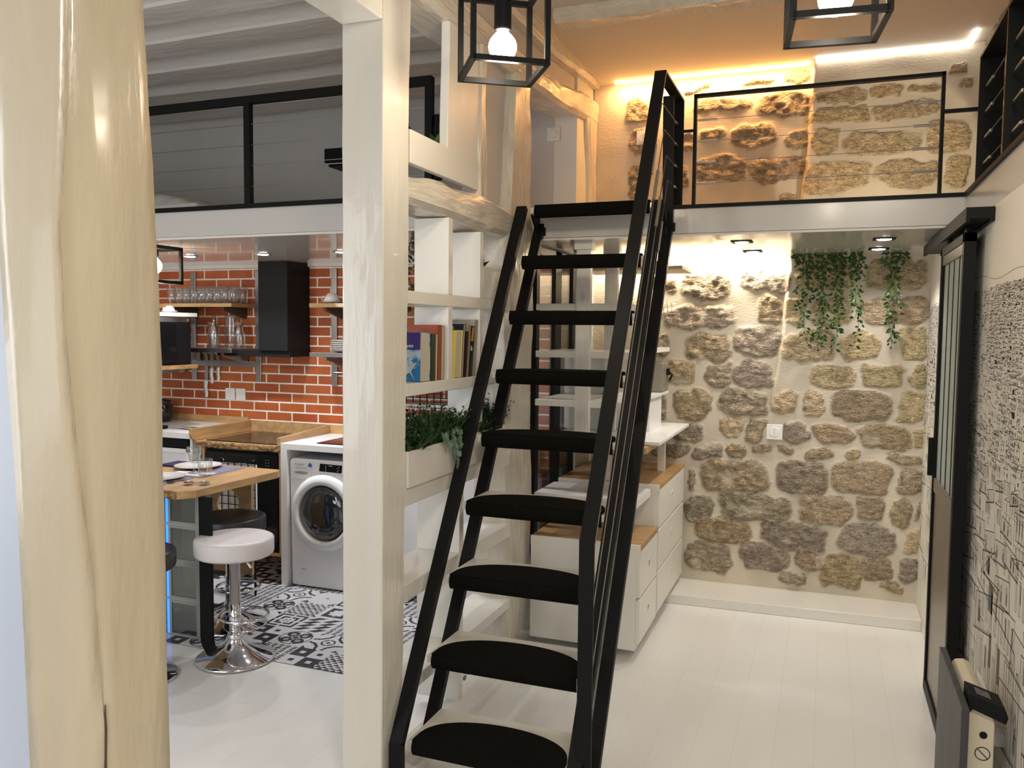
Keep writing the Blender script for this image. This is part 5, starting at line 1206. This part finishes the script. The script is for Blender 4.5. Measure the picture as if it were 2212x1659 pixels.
# table setting
TB = .8405
def placemat(x0, x1, y0, y1, label):
    t = thing('placemat', label, 'placemat', ((x0 + x1) / 2, (y0 + y1) / 2, TB), 'placemats on the breakfast table')
    part('mat', MB().box(x0, x1, y0, y1, TB, TB + .0018), pm('slate_blue_mat', (.16, .16, .24), .6), t)
    parts('printed_panel', [MB().box(x0 + a, x0 + b, y0 + c, y0 + d, TB + .0018, TB + .0022) for a, b, c, d in ((.02, .10, .02, .12), (.11, .25, .02, .08), (.12, .25, .09, .14), (.02, .09, .24, .33))], solid('white_mat_print', (.66, .66, .68), .6), t)
    part('printed_red_panel', MB().box(x0 + .02, x0 + .18, y0 + .13, y0 + .23, TB + .0018, TB + .0022), solid('red_mat_print', (.20, .01, .02), .6), t)
placemat(-3.30, -3.03, 3.42, 3.77, 'blue, white and dark red placemat under the plate by the goblet')
placemat(-3.34, -3.06, 3.13, 3.40, 'blue, white and dark red placemat near the post with the cutlery on it')
def dplate(c, label):
    o = plate0.copy(); COL.objects.link(o); o.location = c; BASE[o.name] = Vector(c); tag(o, label, 'plate', 'plates on the breakfast table'); o.name = 'dinner_plate'
dplate((-3.27, 3.665, TB + .0024), 'white dinner plate behind the goblet on the breakfast table')
dplate((-3.20, 3.30, TB + .0024), 'white dinner plate half hidden by the cream post on the table')
def facet_glass(c, label, stem=False):
    t = thing('goblet' if stem else 'tumbler', label, 'glass', c); b = .055 if stem else 0; n = 10
    h = .085 if stem else .088; r0, r1 = (.022, .040) if stem else (.030, .040)
    prof = [(0, b), (r0, b), (r0 + .004, b + .01), (r0 + (r1 - r0) * .7, b + h * .6), (r1 - .001, b + h * .64), (r1, b + h), (r1 - .002, b + h), (r1 - .004, b + h * .64), (r0 + (r1 - r0) * .7 - .004, b + h * .58), (r0 - .003, b + .016), (0, b + .014)]
    part('bowl', MB().lathe(prof, c, 22), GLASS, t, smooth=True)
    mb = MB()
    for k in range(n):
        a = 2 * PI * k / n; mb.tube([(c[0] + math.cos(a) * (r0 + .003), c[1] + math.sin(a) * (r0 + .003), c[2] + b + .012), (c[0] + math.cos(a) * (r1 - .003), c[1] + math.sin(a) * (r1 - .003), c[2] + b + h * .62)], .002, 5)
    part('ribs', mb, GLASS, t)['kind'] = 'stuff'
    if stem: part('stem', MB().lathe([(0, 0), (.034, 0), (.034, .002), (.010, .008), (.006, .02), (.010, .03), (.006, .04), (.012, .052), (.022, .056), (0, .056)], c, 22), GLASS, t, smooth=True)
facet_glass((-3.165, 3.52, TB + .0024), 'footed ribbed glass goblet in front of the white plate', True)
facet_glass((-3.055, 3.475, TB + .0024), 'faceted clear tumbler standing to the right of the goblet')
def cutlery(name, label, p, q, kind):
    t = thing(name, label, 'cutlery', (*p, TB + .0025), 'cutlery on the near placemat'); z = TB + .006
    a = Vector((*p, z)); b = Vector((*q, z)); d = (b - a); s = Vector((-d.y, d.x, 0)).normalized()
    mb = MB().bar(a, a + d * .55, .009, .003, s)
    if kind == 'knife': mb.bar(a + d * .55, b, .015, .0015, s)
    elif kind == 'fork':
        mb.bar(a + d * .55, a + d * .8, .016, .002, s)
        for k in (-.006, -.002, .002, .006): mb.bar(a + d * .8 + s * k, b + s * k, .002, .0018, s)
    else: mb.lathe([(0, 0), (.018, .001), (.02, .004), (0, .003)], a + d * .85 - Vector((0, 0, .003)), 16)
    part('metal', mb, CHROME, t)
cutlery('fork', 'steel fork lying nearest the plate', (-3.22, 3.20), (-3.08, 3.36), 'fork')
cutlery('table_knife', 'steel table knife lying beside the fork', (-3.19, 3.17), (-3.05, 3.33), 'knife')
cutlery('spoon', 'steel spoon at the placemat edge', (-3.16, 3.15), (-3.05, 3.26), 'spoon')
def shades():
    t = thing('sunglasses', 'folded dark sunglasses lying on the bare oak of the table', 'sunglasses', (-2.92, 3.26, TB))
    z = TB + .012
    for x, y in ((-2.955, 3.245), (-2.885, 3.275)):
        part('lens', MB().lathe([(0, -.001), (.024, -.001), (.024, .001), (0, .001)], (x, y, z), 20, 'z'), pm('dark_lens', (.03, .025, .04), .1, coat=1), t)
        part('rim', MB().tube([(x + .025 * math.cos(a), y + .025 * math.sin(a), z) for a in [2 * PI * k / 20 for k in range(20)]], .0015, 5, closed=True), CHROME, t)
    part('bridge', MB().tube([(-2.932, 3.252, z), (-2.92, 3.262, z + .004), (-2.908, 3.265, z)], .0015, 5), CHROME, t)
    parts('temple', [MB().tube([(-2.98, 3.235, z), (-2.985, 3.26, TB + .003), (-2.90, 3.31, TB + .003)], .0015, 5), MB().tube([(-2.86, 3.285, z), (-2.87, 3.30, TB + .003), (-2.95, 3.275, TB + .0045)], .0015, 5)], CHROME, t)
shades()
single('folded_napkin', MB().box(-3.50, -3.40, 3.62, 3.76, TB, TB + .012), solid('navy_napkin', (.02, .02, .07), .8), 'navy blue folded napkin at the far corner of the table', 'napkin', loc=(-3.45, 3.7, TB), bevel=.003)

# ------------------------------------------------------------------ sleeping loft
def bed():
    t = thing('bed', 'low mattress with rumpled white duvet in the sleeping loft', 'bed', (-4.3, 4.1, 2.216))
    part('mattress', MB().box(-5.3, -3.2, 3.6, 4.8, 2.217, 2.30), LINEN, t, bevel=.02, seg=3)
    nx, ny = 60, 34; vs = []
    for j in range(ny + 1):
        for i in range(nx + 1):
            u = i / nx; v = j / ny; x = -5.32 + u * 2.1; y = 3.58 + v * 1.24
            h = .20 * max(0, 1 - u) ** .7 * (0.6 + .4 * math.sin(v * PI)) + .015 + .028 * noise.noise(Vector((x * 2.5, y * 2.5, 1))) + .014 * math.sin((x * 1.0 - y * 1.3) * 26 + 3 * noise.noise(Vector((x * 3, y * 3, 0))))
            e = min(u, 1 - u, v, 1 - v) * 12; h = h * min(1, e + .12) + .285 - .05 * max(0, 1 - e)
            vs.append((x, y, 2.015 + h))
    fs = [(j * (nx + 1) + i, j * (nx + 1) + i + 1, (j + 1) * (nx + 1) + i + 1, (j + 1) * (nx + 1) + i) for j in range(ny) for i in range(nx)]
    d = part('duvet', MB().add(vs, fs), LINEN, t, smooth=True); sm = d.modifiers.new('thick', 'SOLIDIFY'); sm.thickness = .02
bed()
def sconce():
    t = thing('wall_lamp', 'black box-shaped wall lamp in the sleeping loft', 'wall lamp', (-2.98, 4.80, 2.66))
    part('housing', MB().box(-3.08, -2.68, 4.64, 4.879, 2.695, 2.785), BLKM, t, bevel=.002)
    part('lower_lip', MB().box(-3.06, -2.68, 4.66, 4.879, 2.672, 2.688), BLKM, t)
    part('edge_line', MB().box(-3.08, -2.68, 4.66, 4.879, 2.6885, 2.6945), WHL, t)
sconce()
def picture():
    t = thing('picture_frame', 'small black-framed photograph behind the square post in the loft', 'picture', (-2.15, 4.87, 2.9))
    part('frame', MB().box(-2.42, -2.02, 4.855, 4.879, 2.72, 3.00), BLKM, t)
    part('print', MB().box(-2.39, -2.05, 4.853, 4.855, 2.75, 2.97), pm('grey_photo_print', (.45, .45, .45), .4, col2=(.10, .10, .11), vscale=9, sharp=(.4, .6)), t)
picture()

# ------------------------------------------------------------------ lamps
def cage_lamp(label, c, s, h, zt, rot, power, bulb_z=None, group='black cage pendants'):
    """c: centre xy; s: side; h: height; zt: top of cage"""
    t = thing('pendant_lamp', label, 'pendant lamp', (c[0], c[1], zt), group)
    R = Matrix.Rotation(rot, 4, 'Z'); b = .017
    def pt(x, y, z): v = R @ Vector((x, y, 0)); return (c[0] + v.x, c[1] + v.y, z)
    sx = R @ Vector((1, 0, 0)); k = s / 2 - b / 2; mb = MB(); z0 = zt - h
    for a, bb in ((-k, -k), (k, -k), (k, k), (-k, k)): mb.bar(pt(a, bb, z0), pt(a, bb, zt), b, b, sx)
    for z in (z0 + b / 2, zt - b / 2):
        for p, q in (((-k, -k), (k, -k)), ((k, -k), (k, k)), ((k, k), (-k, k)), ((-k, k), (-k, -k))): mb.bar(pt(*p, z), pt(*q, z), b, b, (0, 0, 1))
    mb.bar(pt(-k, 0, zt - b / 2), pt(k, 0, zt - b / 2), b, b, (0, 0, 1))
    part('cage', mb, BLK, t)
    bz = z0 + .085 if bulb_z is None else bulb_z
    part('socket', MB().lathe([(.026, bz + .052), (.028, bz + .058), (.028, zt - .02), (.0, zt - .02)], (c[0], c[1], 0), 24), BLKM, t, smooth=False)
    R_ = .046; prof = [(0, bz - R_)] + [(R_ * math.sin(a), bz - R_ * math.cos(a)) for a in [PI * k / 12 for k in range(1, 10)]] + [(.019, bz + .047), (.018, bz + .060), (0, bz + .060)]
    part('bulb', MB().lathe(prof, (c[0], c[1], 0), 28), BULB, t, smooth=True)
    if zt < 3.0 and zt > 2.2: part('cord', MB().tube([(c[0], c[1], zt - .02), (c[0], c[1], 3.239)], .003, 6), BLKM, t)
    light('bulb_light', 'POINT', (c[0], c[1], z0 - .03), power, WARM, .05)
cage_lamp('black cube-cage pendant with a lit globe bulb, left of the ladder rail', (-1.01, 2.54), .252, .28, 2.73, math.radians(33.8), 6.5)
cage_lamp('black cube-cage pendant with a lit bulb, cut off at the top right', (-.008, 2.426), .248, .28, 2.71, math.radians(6.5), 6.5)
cage_lamp('black cube-cage ceiling lamp in the kitchen next to the cream post', (-3.54, 3.64), .22, .205, 2.071, math.radians(0), 7, 1.965)
def downlight(i, label, x, y, z, power, col, square=False, grp=None):
    t = thing('downlight', label, 'downlight', (x, y, z), grp); mb = MB()
    if square: mb.box(x - .05, x + .05, y - .05, y + .05, z - .004, z)
    else: mb.lathe([(.048, -.004), (.05, 0)], (x, y, z), 24)
    part('bezel', mb, BLKM if square else STEEL, t)
    part('lit_lens', MB().lathe([(0, -.007), (.028, -.0065), (.034, -.004), (.034, -.0035)], (x, y, z), 24), DLED, t)
    light('downlight_beam', 'SPOT', (x, y, z - .012), power, col, .03, None, (0, 0, 0), math.radians(125), .6)
for i, (x, l) in enumerate(((-4.31, 'farthest left kitchen downlight, behind the cage lamp'), (-3.76, 'kitchen downlight beside the cage lamp'), (-3.205, 'kitchen downlight in front of the cooker hood'), (-2.655, 'kitchen downlight next to the square post'), (-2.10, 'kitchen downlight hidden behind the square post'))):
    downlight(i, l, x, 4.17, 2.0715, 34, COOL, False, 'kitchen ceiling downlights')
for x, y, l in ((-.415, 4.30, 'black-rimmed niche downlight nearest the loft edge on the left'), (-.405, 4.82, 'black-rimmed niche downlight deeper in on the left'), (.237, 4.35, 'black-rimmed niche downlight nearest the loft edge on the right'), (.239, 4.84, 'black-rimmed niche downlight deeper in above the ivy')):
    downlight(0, l, x, y, 2.0775, 18, NEUT, True, 'niche ceiling downlights')
# light strips
def strip(label, p, q, mat, wd=.012, hh=.008):
    t = MB().bar(p, q, wd, hh, (0, 1, 0) if abs(q[0] - p[0]) > .1 else (1, 0, 0))
    return single('led_strip', t, mat, label, 'light strip', group='led strips along the stone wall')
strip('warm led strip in the recess above the left half of the upper stone wall', (-1.30, 5.185, 3.178), (-.14, 5.185, 3.178), LEDO)
light('led_wash', 'AREA', (-.72, 5.17, 3.165), 10, (1.0, .52, .20), 1.15, .02, (math.radians(20), 0, 0))
strip('white led line under the ceiling above the right half of the upper stone wall', (-.115, 5.105, 3.178), (.66, 5.105, 3.178), LEDW, .014, .016)
strip('white led line turning the corner along the right loft wall', (.668, 5.10, 3.178), (.668, 4.9, 3.178), LEDW, .014, .016)
strip('bright led strip at the niche ceiling over the left half of the stone wall', (-1.38, 5.20, 2.070), (-.25, 5.20, 2.070), LEDC)
light('led_wash', 'AREA', (-.80, 5.18, 2.060), 9, (1.0, .86, .66), 1.1, .02, (math.radians(25), 0, 0))

def assumed_loft_spot():  # assumed lamp, unseen; fixture and beam added to brighten the right upper stones
    t = thing('assumed_floor_spotlight', 'small assumed spotlight on the niche loft floor washing the right half of the upper stone wall', 'spotlight', (.25, 4.33, 2.2155))
    part('body', MB().lathe([(0, 0), (.03, 0), (.03, .012), (.012, .014), (.012, .02), (0, .02)], (.25, 4.33, 2.2155), 16), BLKM, t)
    light('assumed_spotlight_beam', 'SPOT', (.25, 4.36, 2.27), 16, (1.0, .86, .62), .015, None, (math.radians(105), 0, 0), math.radians(66), .12)
assumed_loft_spot()

def trailing_plant():
    rs = random.Random(55); t = thing('trailing_plant', 'dark trailing plant glimpsed between the square post and the upper shelf divider', 'plant', (-1.78, 3.46, 2.072)); mb = MB(); sm = MB()
    for s in range(5):
        x0, y0 = -1.78 + rs.gauss(0, .025), 3.46 + rs.gauss(0, .02); z = 2.070; pts = []
        while z > 1.60 + s * .03: pts.append(Vector((x0 + .012 * math.sin(z * 20 + s), y0, z))); z -= .02
        sm.tube(pts, .0014, 5)
        for p in pts:
            for q in range(3):
                d = Vector((rs.gauss(0, 1), rs.gauss(0, 1), -.6)).normalized(); e = d.cross(Vector((rs.gauss(0, 1), -1, .2))).normalized() * .010; l = .035
                mb.add([p, p + d * l * .5 + e, p + d * l, p + d * l * .5 - e], [(0, 1, 2, 3)])
    part('leaves', mb, LEAFD, t); part('stems', sm, STEMM, t)
trailing_plant()
